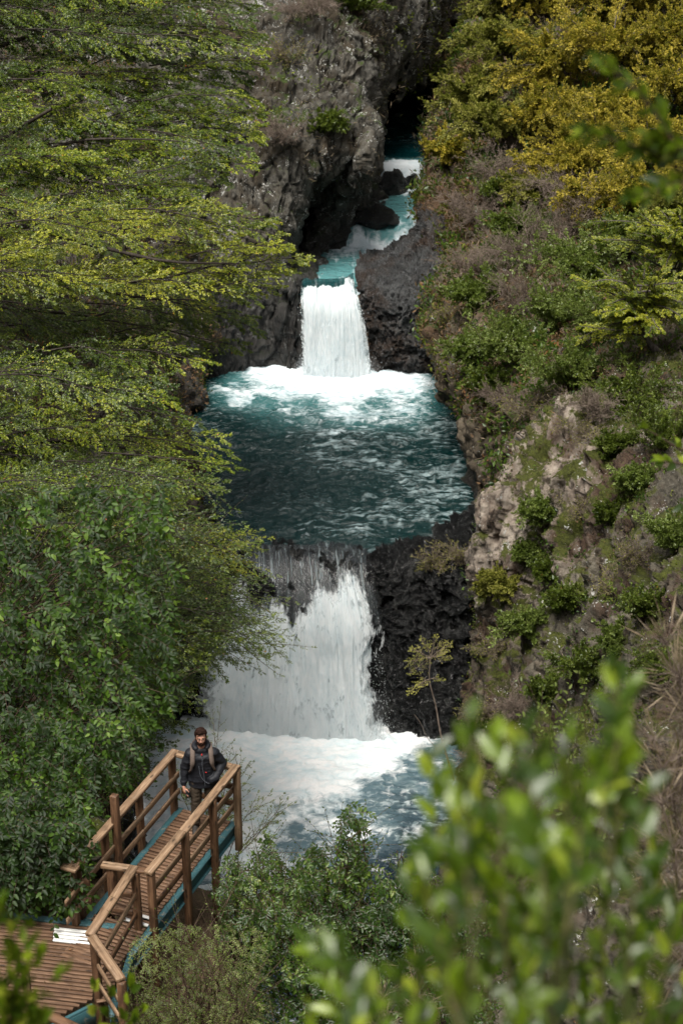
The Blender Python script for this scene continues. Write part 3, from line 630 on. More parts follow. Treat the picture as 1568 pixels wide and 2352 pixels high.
def droplets(name, G, parent, n, seed, umin, vmin, spread, sz, base):
    r = np.random.default_rng(seed); a, b, _ = G.shape
    u = r.beta(.75, .75, n); v = vmin+(1-vmin)*r.random(n)**.8
    P = G[(u*(a-1)).astype(int), (v*(b-1)).astype(int)]+r.normal(0, 1, (n, 3))*np.array([.10, .18, .12])*spread-np.array([0, .15, 0])
    # splash at the foot
    nb = base; ub = r.random(nb); Pb = G[(ub*(a-1)).astype(int), -1]*1.; Pb[:, 2] = G[:, -1, 2].max()+.1+np.abs(r.normal(0, .35, nb)); Pb[:, 1] -= np.abs(r.normal(0, .5, nb)); Pb[:, 0] += r.normal(0, .25, nb)
    P = np.concatenate([P, Pb]); s = sz*r.uniform(.4, 1.3, len(P)); st = np.where(np.arange(len(P)) < n, r.uniform(1.5, 4, len(P)), 1.)
    o = np.array([[1, 0, 0], [-1, 0, 0], [0, 1, 0], [0, -1, 0], [0, 0, 1], [0, 0, -1]], float)
    S = np.stack([s, s, s*st], -1)
    V = P[:, None]+o[None]*S[:, None]; F = np.array([[0, 2, 4], [2, 1, 4], [1, 3, 4], [3, 0, 4], [2, 0, 5], [1, 2, 5], [3, 1, 5], [0, 3, 5]])
    mk(name, V.reshape(-1, 3), (np.arange(len(P))[:, None, None]*6+F[None]).reshape(-1, 3), M['spray'], parent, smooth=True, kind='stuff')
droplets('spray', G1, f1, 2500, 61, 0, .62, .45, .0055, 9000)
droplets('spray', G2, f2, 1500, 62, 0, .3, .45, .010, 1500)
# boulders -------------------------------------------------------
def boulder(name, loc, r, mat, seed, label, cat='boulder', sc=(1, 1, .7), group=None):
    bm = bmesh.new(); bmesh.ops.create_icosphere(bm, subdivisions=5, radius=1.); V = np.array([v.co[:] for v in bm.verts]); F = np.array([[v.index for v in f.verts] for f in bm.faces]); bm.free()
    N = V.copy(); c, e = cell(V*1.3+seed, seed)
    V = V*(1+.20*fbm(V*1.2+seed, 4, seed)+.22*(c-.5))[:, None]+N*(.05*ridged(V*5+seed, 4, seed))[:, None]
    V = V*np.array(sc)*r+np.array(loc)
    return mk(name, V, F, mat, smooth=True, label=label, cat=cat, group=group)
boulder('boulder', at(855, 500, 68.0), 1.05, M['wet'], 3, 'wet dark boulder at the left edge of the channel', sc=(1.0, .9, .45))
boulder('boulder', at(932, 362, 80), 1.25, M['wetgrey'], 5, 'rounded boulder sitting inside the mouth of the dark cave', sc=(1.3, .9, .42))
boulder('boulder', at(945, 425, 73.1), .72, M['wet'], 7, 'small black boulder splitting the white cascade below the cave', sc=(.55, .6, .8))
boulder('boulder', at(900, 430, 72.2), .8, M['wet'], 9, 'black boulder against the cliff left of the cascade', sc=(.7, .8, .9))
boulder('boulder', np.array([-3.72, 20.75, -.30]), .42, M['mossy'], 13, 'mossy brown boulder behind the left handrail', sc=(1., .9, 1.0))
g_ = Geo(); K_ = curve_pts(at(905, 458, 71.5), at(940, 452, 71.7), .02, 6, .01); V_, F_ = tubes(K_[None], [.05], [.03], 6); g_.add(V_, F_)
tag(g_.build('driftwood', M['twig']), 'thin orange-brown driftwood stick floating below the cascade', 'driftwood')

mt = NT('waterfall_mist'); cc = mt.co(); gp = mt.n('ShaderNodeTexCoord'); 
gr = mt.n('ShaderNodeTexGradient', {0: mt.n('ShaderNodeMapping', {0: (gp, 'Object'), 'Scale': (1, 1, 1)})}, gradient_type='SPHERICAL')
dn = mt.math('MULTIPLY', mt.math('MULTIPLY', gr, mt.mask(mt.noise(mt.n('ShaderNodeMapping', {0: (gp, 'Object'), 'Scale': (3.5, 1.5, 1.5)}), 1., 4, .6), .3, .7)), 1.6)
pv = mt.n('ShaderNodeVolumePrincipled', {'Color': (.93, .97, 1, 1), 'Density': dn}); mt.t.links.new(pv.outputs[0], mt.out.inputs['Volume'])
def mist(loc, sc):
    bm = bmesh.new(); bmesh.ops.create_icosphere(bm, subdivisions=3, radius=1.); me = bpy.data.meshes.new('mist'); bm.to_mesh(me); bm.free(); me.materials.append(mt.m)
    o = bpy.data.objects.new('mist', me); COL.objects.link(o); o.location = loc; o.scale = sc; tag(o, 'drifting white mist at the foot of a waterfall', kind='stuff')
mist((F1B[0]+F1B[1])/2+np.array([0, -.35, .35]), (2.9, 1.1, 1.25))
mist((F2B[0]+F2B[1])/2+np.array([0, -.3, .2]), (1.7, .8, .7))
# ---------------------------------------------------------------- walkway
AX = np.array([-.3827, -.9239, 0]); PX = np.array([.9239, -.3827, 0]); OW = np.array([-2.46, 21.30, 0])
def wk(s, t, z=0.): return OW+AX*s+PX*t+np.array([0, 0, z])
def beamgeo(g, a, b, wdt, hgt, up=(0, 0, 1), bev=.006, seed=0):
    a = np.asarray(a, float); b = np.asarray(b, float); L = np.linalg.norm(b-a); d = (b-a)/L; up = np.asarray(up, float)
    if abs(d@up) > .95: up = np.array([PX[0], PX[1], 0.])
    s = norm(np.cross(d, up)); u = np.cross(s, d)
    hw, hh = wdt/2, hgt/2; c = min(bev, hw*.4, hh*.4)
    pr = [(-hw+c, -hh), (hw-c, -hh), (hw, -hh+c), (hw, hh-c), (hw-c, hh), (-hw+c, hh), (-hw, hh-c), (-hw, -hh+c)]
    V = []; A = []; o = random.Random(seed*7.7+L+a[0]*3.3+a[2]).uniform(0, 50)
    ks = [0, c, L*.33, L*.66, L-c, L]
    for k, x in enumerate(ks):
        f = (1-c/hh*.5) if k in (0, 5) else 1
        for (p, q) in pr: V.append(a+d*x+s*p*f+u*q*f); A.append((x+o, p+o, q+o*.3))
    n = 8; F = [[k*n+i, k*n+(i+1) % n, (k+1)*n+(i+1) % n, (k+1)*n+i] for k in range(5) for i in range(n)]
    V = np.array(V); F = np.array(F); g.add(V, F, lc=np.array(A))
    g.V.append(np.zeros((0, 3)))
    cap = [[0, 1, 2, 3], [0, 3, 4, 7], [4, 5, 6, 7]]
    base = g.n-len(V)
    for k0, rev in ((0, 1), (40, 0)):
        for f in cap: g.F.append((np.array([f[::-1] if rev else f])+base+k0))
def beam(name, a, b, wdt, hgt, mat, parent, up=(0, 0, 1), label=None, seed=0):
    g = Geo(); beamgeo(g, a, b, wdt, hgt, up, seed=seed); return g.build(name, mat, parent, label=label)
W = thing('walkway', 'narrow timber walkway with brown railings that ends above the lower pool', 'walkway', tuple(wk(1.4, .4)))
W.location = (0, 0, 0)
LW = .83
rr = random.Random(5)
g_ = Geo(); s_ = .03
while s_ < 3.62:
    wdt = .056+rr.uniform(-.006, .004); j = rr.uniform(-.008, .008)
    if not (2.46 < s_ < 2.50 or 2.60 < s_ < 2.64):
        beamgeo(g_, wk(s_, .01+j, -.014+rr.uniform(-.003, .003)), wk(s_+rr.uniform(-.003, .003), LW-.005+j, -.014), wdt, .028, bev=.004, seed=s_)
    s_ += .0745
g_.build('deck_boards', M['deck'], W)
for s_ in (2.47, 2.62): beam('tread_strip', wk(s_, .42, -.010), wk(s_, LW-.01, -.010), .05, .028, M['white'], W, label='white painted tread strip')
def ibeam(t, s0, s1, parent, z=-.03, sd=1):
    g = Geo()
    beamgeo(g, wk(s0, t, z), wk(s1, t, z), .10, .014, bev=.002); beamgeo(g, wk(s0, t, z-.115), wk(s1, t, z-.115), .012, .216, bev=.002); beamgeo(g, wk(s0, t, z-.23), wk(s1, t, z-.23), .10, .014, bev=.002)
    return g.build('steel_beam', M['teal'], parent)
ibeam(LW+.045, -.04, 3.25, W); ibeam(-.045, -.04, 3.7, W)
for s_ in (-.045, 1.2, 2.3): beam('steel_beam', wk(s_, -.0, -.14), wk(s_, LW, -.14), .06, .16, M['teal'], W)
beam('steel_beam', wk(1.62, -.5, -.10), wk(1.62, -.09, -.10), .04, .06, M['teal'], W)
RT = LW+.125; LT = -.125
def post(s, t, z0, z1, m='wood_dark', wd=.095, par=None, label=None): return beam('post', wk(s, t, z0), wk(s, t, z1), wd, wd, M[m], par or W, up=(PX[0], PX[1], 0), label=label, seed=s)
post(-.0, RT, -.50, .97, 'wood'); post(.80, RT, -1.25, .97); post(1.68, RT, -1.2, .97); post(2.66, RT-.02, -1.4, .97)
post(.03, LT, -.5, .97); post(1.07, LT, -.9, .97); post(2.08, LT, -.9, .97); post(2.98, LT, -.9, .97)
post(1.90, -.03, -.3, 1.50, 'wood_dark', .10, label='tall post sticking up above the left handrail')
beam('handrail', wk(-.07, RT-.02, 1.0), wk(1.70, RT-.02, 1.0), .125, .058, M['wood'], W); beam('handrail', wk(1.705, RT-.02, 1.003), wk(2.72, RT-.03, 1.003), .125, .058, M['wood'], W, seed=2)
beam('handrail', wk(-.07, LT+.02, 1.0), wk(1.30, LT+.02, 1.0), .125, .058, M['wood'], W); beam('handrail', wk(1.305, LT+.02, 1.002), wk(3.0, LT+.02, 1.002), .125, .058, M['wood'], W, seed=4)
beam('handrail', wk(-.005, LT+.085, 1.0), wk(-.005, RT-.085, 1.0), .125, .058, M['wood'], W, seed=3)
for z in (.30, .61):
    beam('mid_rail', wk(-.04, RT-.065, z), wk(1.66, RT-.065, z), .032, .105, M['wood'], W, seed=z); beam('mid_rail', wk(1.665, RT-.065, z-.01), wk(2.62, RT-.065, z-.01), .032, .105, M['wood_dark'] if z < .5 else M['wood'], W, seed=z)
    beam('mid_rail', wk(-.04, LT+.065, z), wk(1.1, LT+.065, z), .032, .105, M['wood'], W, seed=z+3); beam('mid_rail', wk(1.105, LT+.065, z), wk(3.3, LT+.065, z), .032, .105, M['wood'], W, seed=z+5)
    beam('mid_rail', wk(-.055, LT+.1, z), wk(-.055, RT-.1, z), .032, .105, M['wood_dark'], W, seed=z+8)
beam('post_cap', wk(3.0, LT-.13, .99), wk(3.0, LT+.11, .99), .14, .05, M['wood'], W, seed=9)
# railing run that steps across in front of the walkway
B = thing('barrier_railing', 'angled timber railing joining the walkway to the wide deck', 'railing')
cL = np.array([-3.25, 18.62, 1.]); cR = np.array([-2.86, 18.53, 1.]); cE = np.array([-2.62, 18.50, .985]); lo = np.array([-3.26, 17.16, 1.]); ex = np.array([-2.76, 16.32, 1.])
def up(p, z): q = np.array(p, float); q[2] = z; return q
def bp(p, z0, z1=.97, wd=.095, m='wood_dark', **k): return beam('post', up(p, z0), up(p, z1), wd, wd, M[m], B, up=(PX[0], PX[1], 0), **k)
beam('handrail', cL+np.array([-.05, .01, 0]), cR+np.array([-.03, .01, 0]), .12, .055, M['wood'], B, seed=21)
beam('handrail', cR+np.array([.035, .0, -.01]), cE, .10, .05, M['wood_dark'], B, seed=22)
beam('handrail', cR+np.array([.015, .05, .004]), lo+np.array([-.01, -.0, .004]), .13, .058, M['wood'], B, seed=23)
beam('handrail', lo+np.array([.02, -.03, .0]), ex, .125, .058, M['wood'], B, seed=24)
bp(cL+np.array([.08, -.0, 0]), .45, wd=.11); bp(cR+np.array([.03, -.03, 0]), -1.4); bp(lo+np.array([.04, .02, 0]), -1.2); bp(ex, -1.4)
for z in (.62, .30):
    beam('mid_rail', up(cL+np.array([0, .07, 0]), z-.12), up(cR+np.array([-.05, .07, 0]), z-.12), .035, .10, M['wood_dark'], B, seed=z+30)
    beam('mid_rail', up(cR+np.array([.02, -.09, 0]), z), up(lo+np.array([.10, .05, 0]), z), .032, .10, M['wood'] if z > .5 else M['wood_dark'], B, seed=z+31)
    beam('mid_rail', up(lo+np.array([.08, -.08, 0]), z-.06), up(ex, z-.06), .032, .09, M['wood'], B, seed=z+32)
# lower wide deck
Dk = thing('deck', 'wide deck of narrow brown boards in the lower left corner', 'deck')
tl = np.array([-8.6, 19.42, 0]); tr = np.array([-3.40, 18.58, 0]); dd = norm(tr-tl); dn = np.array([dd[1], -dd[0], 0])   # dn points to the camera
def edge_right(k):   # right end of each board
    p = tr+dn*k
    if k < 1.45: x = -3.42+.13*k/1.45
    else: x = -3.29-(k-1.45)*1.05
    return p+dd*((x-p[0])/dd[0])
g_ = Geo(); k = .10
while k < 3.6:
    if not (.16 < k < .42): beamgeo(g_, tl+dn*k+np.array([0, 0, -.014+rr.uniform(-.004, .004)]), edge_right(k)+np.array([rr.uniform(-.006, .006), 0, -.014]), .055, .028, bev=.004, seed=k)
    else:
        e = edge_right(k); mid = e-dd*.62
        beamgeo(g_, tl+dn*k+np.array([0, 0, -.014]), mid-dd*.004-np.array([0, 0, .014]), .055, .028, bev=.004, seed=k)
    k += .0745
g_.build('deck_boards', M['deck'], Dk)
for k in (.175, .25, .325, .40):
    e = edge_right(k); beam('tread_strip', up(e-dd*.615, -.010), up(e, -.010), .055, .028, M['white'], Dk, label='white painted tread strip')
beam('steel_beam', up(tl, -.02), up(tr+dd*.25, -.02), .11, .05, M['teal'], Dk); 
q0 = edge_right(1.47)+dn*.06; q1 = edge_right(2.75)+dn*.06
g_ = Geo(); beamgeo(g_, up(q0+dd*.04, -.05), up(q1+dd*.04, -.05), .05, .07); beamgeo(g_, up(q0+dd*.07, -.2), up(q1+dd*.07, -.2), .02, .3); g_.build('steel_beam', M['teal'], Dk)
g_ = Geo(); beamgeo(g_, (-3.30, 18.55, -.12), (-3.0, 16.9, -.12), .10, .014); beamgeo(g_, (-3.30, 18.55, -.22), (-3.0, 16.9, -.22), .012, .2); beamgeo(g_, (-2.86, 18.3, -.06), (-3.02, 16.8, -.06), .09, .014); beamgeo(g_, (-2.86, 18.3, -.18), (-3.02, 16.8, -.18), .012, .23); beamgeo(g_, (-2.86, 18.3, -.3), (-3.02, 16.8, -.3), .09, .014); g_.build('steel_beam', M['teal'], Dk)
g_ = Geo(); k = .1
while k < 1.5:
    p = tr+dn*k; a = edge_right(k)+dd*.05; b = up(np.array([-2.92-.10*k, p[1]-.02, 0]), 0); beamgeo(g_, up(a, -.055), up(b, -.055), .055, .028, bev=.004, seed=k+5); k += .0745
g_.build('ramp_boards', M['deck'], Dk)
# railing in the bottom left corner
C_ = thing('corner_railing', 'timber railing crossing the bottom left corner below the wide deck', 'railing')
def cz(x, y, z): return atz(x*.4394, 1607.5+y*.4394, z)
a = cz(45, 1552, 1.); b = cz(360, 1698, 1.); c = cz(-60, 1560, 1.); d = cz(118, 1388, 1.)
beam('handrail', a, b+(b-a)*.4, .12, .055, M['wood_dark'], C_, seed=41); beam('handrail', c, d, .11, .055, M['wood'], C_, seed=42)
beam('post', up(d+np.array([.03, .0, 0]), -.1), up(d+np.array([.03, 0, 0]), .97), .09, .09, M['wood'], C_, up=(1, 0, 0)); beam('post', up(a, -.6), up(a, .97), .09, .09, M['wood_dark'], C_, up=(1, 0, 0)); beam('post', up(b, -.6), up(b, .97), .09, .09, M['wood_dark'], C_, up=(1, 0, 0))
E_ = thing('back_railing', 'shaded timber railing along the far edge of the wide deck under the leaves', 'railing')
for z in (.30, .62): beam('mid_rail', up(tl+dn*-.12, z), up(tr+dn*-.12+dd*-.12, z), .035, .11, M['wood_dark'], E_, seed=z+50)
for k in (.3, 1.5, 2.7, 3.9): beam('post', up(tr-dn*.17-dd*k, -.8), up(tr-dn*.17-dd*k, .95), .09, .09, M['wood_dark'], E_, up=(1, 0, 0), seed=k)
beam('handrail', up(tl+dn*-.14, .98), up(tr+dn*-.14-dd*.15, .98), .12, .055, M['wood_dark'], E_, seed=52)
# ---------------------------------------------------------------- person
def skinmesh(name, blobs, voxel, mat, parent, smooth=3, disp=None, label=None, carve=None):
    bm = bmesh.new()
    for (c, r, q) in blobs:
        mt = Matrix.Translation(Vector(c)) @ (q.to_4x4() if q is not None else Matrix.Identity(4)) @ Matrix.Diagonal((*r, 1))
        bmesh.ops.create_icosphere(bm, subdivisions=2, radius=1., matrix=mt)
    me = bpy.data.meshes.new(name); bm.to_mesh(me); bm.free(); o = bpy.data.objects.new(name, me); COL.objects.link(o)
    md = o.modifiers.new('r', 'REMESH'); md.mode = 'VOXEL'; md.voxel_size = voxel
    ms = o.modifiers.new('s', 'SMOOTH'); ms.iterations = smooth; ms.factor = .5
    dg = bpy.context.evaluated_depsgraph_get(); m2 = bpy.data.meshes.new_from_object(o.evaluated_get(dg)); o.modifiers.clear(); o.data = m2; bpy.data.meshes.remove(me)
    n = len(m2.vertices); V = np.zeros(n*3, np.float32); m2.vertices.foreach_get('co', V); V = V.reshape(-1, 3).astype(float)
    if disp is not None:
        N = np.zeros(n*3, np.float32); m2.vertices.foreach_get('normal', N); V = V+N.reshape(-1, 3)*disp(V)[:, None]
    if carve: V = carve(V)
    m2.vertices.foreach_set('co', V.astype(np.float32).ravel()); m2.polygons.foreach_set('use_smooth', np.ones(len(m2.polygons), bool)); m2.update()
    m2.materials.clear(); m2.materials.append(mat); m2.name = name; o.name = name; o.parent = parent
    if label: o['label'] = label
    return o
def chain(pts, n=10):
    out = []
    for (a, ra), (b, rb) in zip(pts[:-1], pts[1:]):
        a = np.array(a); b = np.array(b); ra = np.broadcast_to(ra, 3); rb = np.broadcast_to(rb, 3)
        for k in range(n+1):
            f = k/n; out.append((tuple(a*(1-f)+b*f), tuple(ra*(1-f)+rb*f), None))
    return out
skin = plain('skin', (.52, .27, .19), .5, .4, .08, 60, Subsurface_Weight=.05)
hairm = plain('dark_hair', (.020, .009, .006), .7, .12, .6, 70)
jackm = plain('black_jacket_cloth', (.009, .010, .014), .62, .3, .3, 40)
pantm = plain('brown_trousers_cloth', (.055, .042, .030), .85, .2, .3, 50)
bootm = plain('dark_boot_leather', (.02, .017, .015), .6, .4, .4, 60)
strapm = plain('taupe_webbing', (.125, .095, .08), .8, .2, .25, 70)
redm = plain('red_pull_tab', (.6, .03, .03), .5, .3, .1)
Pz = thing('person', 'bearded man in black hooded jacket and brown trousers standing at the end of the walkway', 'person', (-2.075, 20.78, 0.0), rz=math.radians(7))
Z = 1.0
# body: x to his left, faces -y
HY = -.015
def finger(base, d1, d2, l, r): 
    b = np.array(base); a = b+np.array(d1)*l*.5; c = a+np.array(d2)*l*.5
    return chain([(b, r), (a, r*.95), (c, r*.75)], 6)
Rw = np.array([-.285, -.075, .865])     # right wrist (picture left)
body = []
body += chain([((-.10, .0, .92), (.085, .09, .09)), ((-.115, -.02, .50), (.055, .06, .06)), ((-.13, .02, .10), (.042, .045, .05))], 14)
body += chain([((.10, .0, .92), (.085, .09, .09)), ((.115, -.015, .50), (.055, .06, .06)), ((.125, .03, .10), (.042, .045, .05))], 14)
body += chain([((-.13, .02, .06), (.04, .05, .045)), ((-.145, -.10, .04), (.042, .06, .03))], 6)+chain([((.125, .03, .06), (.04, .05, .045)), ((.15, -.09, .04), (.042, .06, .03))], 6)
body += chain([((0, .01, .95), (.15, .10, .10)), ((0, .01, 1.15), (.135, .095, .1)), ((0, .0, 1.36), (.16, .10, .09)), ((0, .005, 1.44), (.10, .07, .05))], 12)
body += chain([((0, .0, 1.44), (.06, .06, .04)), ((0, -.01, 1.56), (.053, .055, .04))], 8)
body += chain([((-.17, .0, 1.40), .058), ((-.245, .02, 1.13), .045), (tuple(Rw), .03)], 12)
body += chain([((.17, .0, 1.40), .058), ((.275, .05, 1.15), .045), ((.17, -.13, 1.0), .03)], 12)
body += [((0, -.005, 1.675), (.076, .092, .098), None), ((0, -.03, 1.625), (.060, .068, .062), None), ((0, -.058, 1.578), (.032, .032, .022), None), ((0, -.06, 1.61), (.045, .035, .04), None)]
body += [((0, -.102, 1.645), (.013, .020, .016), None), ((0, -.092, 1.668), (.010, .016, .026), None), ((0, -.078, 1.698), (.05, .02, .012), None)]
body += [((-.078, .005, 1.655), (.010, .02, .030), None), ((.078, .005, 1.655), (.010, .02, .030), None), ((-.035, -.075, 1.645), (.022, .018, .016), None), ((.035, -.075, 1.645), (.022, .018, .016), None), ((0, -.093, 1.610), (.022, .010, .006), None)]
# right hand holding a phone
hd = np.array([.10, -.10, -.98]); hd /= np.linalg.norm(hd); sx = np.array([.55, -.80, .13])
sx /= np.linalg.norm(sx); pc = Rw+hd*.055
body += chain([(tuple(Rw), (.026, .03, .03)), (tuple(pc), (.024, .038, .042)), (tuple(Rw+hd*.085), (.020, .036, .02))], 6)
for k, (o_, l) in enumerate([(-.030, .085), (-.010, .095), (.010, .09), (.029, .07)]):
    d1 = hd+np.array([.10+.06*k, -.02, 0]); d2 = hd+np.array([.55+.1*k, -.05, .15]); body += finger(Rw+hd*.09+sx*o_*-1, d1/np.linalg.norm(d1), d2/np.linalg.norm(d2), l, .0095)
d1 = hd*.6+np.array([.75, -.35, 0]); body += finger(Rw+hd*.04+np.array([.025, -.02, 0]), d1/np.linalg.norm(d1), (hd*.9+np.array([.4, -.1, 0])), .065, .011)
bo = skinmesh('body', body, .0075, skin, Pz, 2)
def wr(s, a, f=(6, 6, 11), ph=0): return lambda V: a*ridged(V*np.array(f)+ph, 3, s)
jk = chain([((0, .01, .85), (.225, .165, .03)), ((0, .01, .98), (.215, .155, .07)), ((0, .01, 1.15), (.20, .14, .08)), ((0, .0, 1.34), (.205, .135, .08)), ((0, .01, 1.42), (.15, .10, .06)), ((0, .01, 1.46), (.10, .09, .05))], 12)
jk += chain([((-.17, .0, 1.385), .085), ((-.255, .02, 1.13), .073), ((-.283, -.06, .90), .05)], 14)
jk += chain([((.17, .0, 1.385), .085), ((.295, .06, 1.15), .075), ((.19, -.12, 1.01), .060), ((.13, -.14, .99), .055)], 14)
for k in range(28):
    a = k/28*2*math.pi; jk.append(((.105*math.sin(a), .012-.09*math.cos(a)*(1.05 if math.cos(a) < 0 else .75), 1.485+.03*(1-math.cos(a))*.5+(-.035 if math.cos(a) > .7 else 0)), (.034, .034, .040), None))
jk += [((0, .10, 1.45), (.13, .06, .08), None)]
def jd(V): return .014*ridged(V*np.array([5, 5, 9]), 3, 5)+.006*fbm(V*14, 3, 6)
skinmesh('jacket', jk, .010, jackm, Pz, 2, jd)
tr_ = chain([((-.09, .0, .93), (.105, .115, .1)), ((-.115, -.02, .52), (.078, .082, .08)), ((-.13, .015, .16), (.066, .07, .06))], 14)+chain([((.09, .0, .93), (.105, .115, .1)), ((.115, -.015, .52), (.078, .082, .08)), ((.127, .025, .16), (.066, .07, .06))], 14)
skinmesh('trousers', tr_, .010, pantm, Pz, 2, lambda V: .012*ridged(V*np.array([6, 6, 14]), 3, 9))
for s_, x in ((-1, -.135), (1, .135)):
    skinmesh('boot', chain([((x, .025, .17), (.06, .065, .05)), ((x, .03, .06), (.052, .06, .05)), ((x+s_*.012, -.09, .045), (.052, .075, .038)), ((x+s_*.02, -.15, .035), (.042, .045, .026))], 10), .008, bootm, Pz, 2)
hr = []
rh = random.Random(3)
for k in range(300):
    a = rh.uniform(-math.pi, math.pi); e = rh.uniform(.02, 1.5)
    x, y, z_ = math.cos(e)*math.sin(a), math.cos(e)*math.cos(a), math.sin(e)
    if y < -.35 and z_ < .68: continue
    if z_ < .12 and y < .1: continue
    hr.append(((x*.074, .002+y*.088, 1.700+z_*.100+.012*(y<0)), (rh.uniform(.010, .022),)*3, None))
for k in range(30): hr.append(((rh.uniform(-.07, .05), -.078+rh.uniform(-.012, .008), 1.785+rh.uniform(-.018, .03)), (.018, .014, .014), None))
for k in range(22): hr.append(((rh.choice((-1, 1))*.073, rh.uniform(-.03, .03), rh.uniform(1.635, 1.70)), (.008, .013, .018), None))
for k in range(70):
    a = rh.uniform(-.9, .9); hr_z = rh.uniform(1.725, 1.75)
skinmesh('hair', hr, .0065, hairm, Pz, 1, lambda V: .012*ridged(V*32, 3, 12))
bd = []
for k in range(150):
    a = rh.uniform(-1.35, 1.35); z_ = rh.uniform(1.555, 1.600)+.028*abs(a)
    bd.append(((.062*math.sin(a), -.030-.062*math.cos(a)*(1.0), z_), (.010, .009, .010), None))
for k in range(24): bd.append(((rh.uniform(-.026, .026), -.102, 1.6225+rh.uniform(-.003, .003)), (.007, .006, .004), None))
skinmesh('beard', bd, .005, hairm, Pz, 1)
eym = plain('eye_dark', (.03, .02, .015), .2, .6, .1)
for s_ in (-1, 1):
    skinmesh('eyebrow', [((s_*(.016+k*.0045), -.0985+.0015*k, 1.699+.002*math.sin(k/7*3)), (.007, .006, .006), None) for k in range(8)], .0035, hairm, Pz, 1)
    skinmesh('eye', [((s_*.030, -.092, 1.680), (.013, .007, .007), None)], .0025, eym, Pz, 0)
gm = plain('thin_metal_frame', (.25, .2, .16), .3, .6, .1, Metallic=.8)
g_ = Geo()
for s_ in (-1, 1):
    a = np.linspace(0, 2*math.pi, 15); c = np.stack([s_*.031+.022*np.cos(a), np.full(15, -.110), 1.678+.018*np.sin(a)], 1); V_, F_ = tubes(c[None], [.0018], [.0018], 4); g_.add(V_, F_)
    V_, F_ = tubes(np.array([[[s_*.053, -.110, 1.682], [s_*.074, -.06, 1.682], [s_*.080, .0, 1.672]]]), [.0015], [.0015], 4); g_.add(V_, F_)
V_, F_ = tubes(np.array([[[-.009, -.110, 1.681], [0, -.112, 1.684], [.009, -.110, 1.681]]]), [.0015], [.0015], 4); g_.add(V_, F_); g_.build('glasses', gm, Pz)
for nm, c, r in (('zip_pull', (.0, -.112, 1.425), (.012, .006, .022)), ('zip_pull', (.05, -.150, 1.135), (.018, .005, .008))): skinmesh(nm, [(c, r, Matrix.Rotation(.5 if c[0] else 0, 3, 'Y'))], .004, redm, Pz, 0)
skinmesh('sleeve_badge', [((.305, -.005, 1.15), (.006, .035, .008), None), ((.29, -.03, 1.145), (.012, .016, .007), None)], .004, M['white'], Pz, 0)
g_ = Geo()
for (pts, r) in (([(.01, -.125, 1.40), (.0, -.150, 1.25), (.02, -.158, 1.08), (.03, -.158, .90)], .004), ([(-.05, -.14, 1.25), (-.03, -.155, 1.08), (.05, -.16, .96), (.14, -.15, .93)], .005)):
    V_, F_ = tubes(resample(pts, 12)[None], [r], [r], 5); g_.add(V_, F_)
g_.build('zip', plain('zip_grey', (.10, .11, .13), .3, .6, .2), Pz)
# backpack (worn) and phone (held): things of their own
Bk = thing('backpack', 'taupe backpack worn by the man in the black jacket', 'backpack', tuple(Pz.location), rz=Pz.rotation_euler[2])
skinmesh('pack_body', chain([((0, .23, .98), (.14, .09, .10)), ((0, .24, 1.20), (.155, .10, .1)), ((0, .22, 1.42), (.14, .08, .08)), ((.02, .17, 1.48), (.10, .05, .04))], 10), .012, plain('pack_cloth', (.09, .065, .06), .8, .2, .3, 50), Bk, 2)
for s_ in (-1, 1):
    pts = resample([(s_*.125, .16, 1.45), (s_*.130, .02, 1.492), (s_*.135, -.085, 1.44), (s_*.142, -.138, 1.33), (s_*.155, -.140, 1.24), (s_*.185, -.10, 1.14), (s_*.20, .06, 1.02)], 26)
    T = norm(np.gradient(pts, axis=0)); S = norm(np.cross(T, np.stack([pts[:, 0]*.3, pts[:, 1]-.02, pts[:, 2]*0+.15*(pts[:, 2] > 1.42)*5], 1))); N = np.cross(S, T)
    hw = np.interp(np.arange(26), [0, 13, 16, 25], [.034, .033, .016, .014])[:, None]; th = .010
    V_ = np.stack([pts+S*hw+N*th, pts-S*hw+N*th, pts-S*hw-N*th, pts+S*hw-N*th], 1).reshape(-1, 3); i_ = np.arange(25)[:, None]*4
    F_ = np.concatenate([i_+np.array([[k, (k+1) % 4, (k+1) % 4+4, k+4]]) for k in range(4)]); mk('strap', V_, F_, strapm, Bk, smooth=True)
Ph = thing('phone', 'black phone held low in the right hand of the man', 'phone', tuple(Pz.location), rz=Pz.rotation_euler[2])
pm = plain('phone_black', (.01, .01, .012), .25, .6, .1); pb = Rw+hd*.115+np.array([.045, -.02, 0])
g_ = Geo(); beamgeo(g_, pb-hd*.065, pb+hd*.075, .072, .010, up=(.2, -1, 0), bev=.003); o_ = g_.build('case', pm, Ph)
g_ = Geo(); beamgeo(g_, pb-hd*.058+np.array([.0, -.0055, 0]), pb+hd*.068+np.array([0, -.0055, 0]), .064, .002, up=(.2, -1, 0), bev=.0005); g_.build('screen', plain('dark_glass', (.015, .017, .02), .08, .8, .1), Ph)
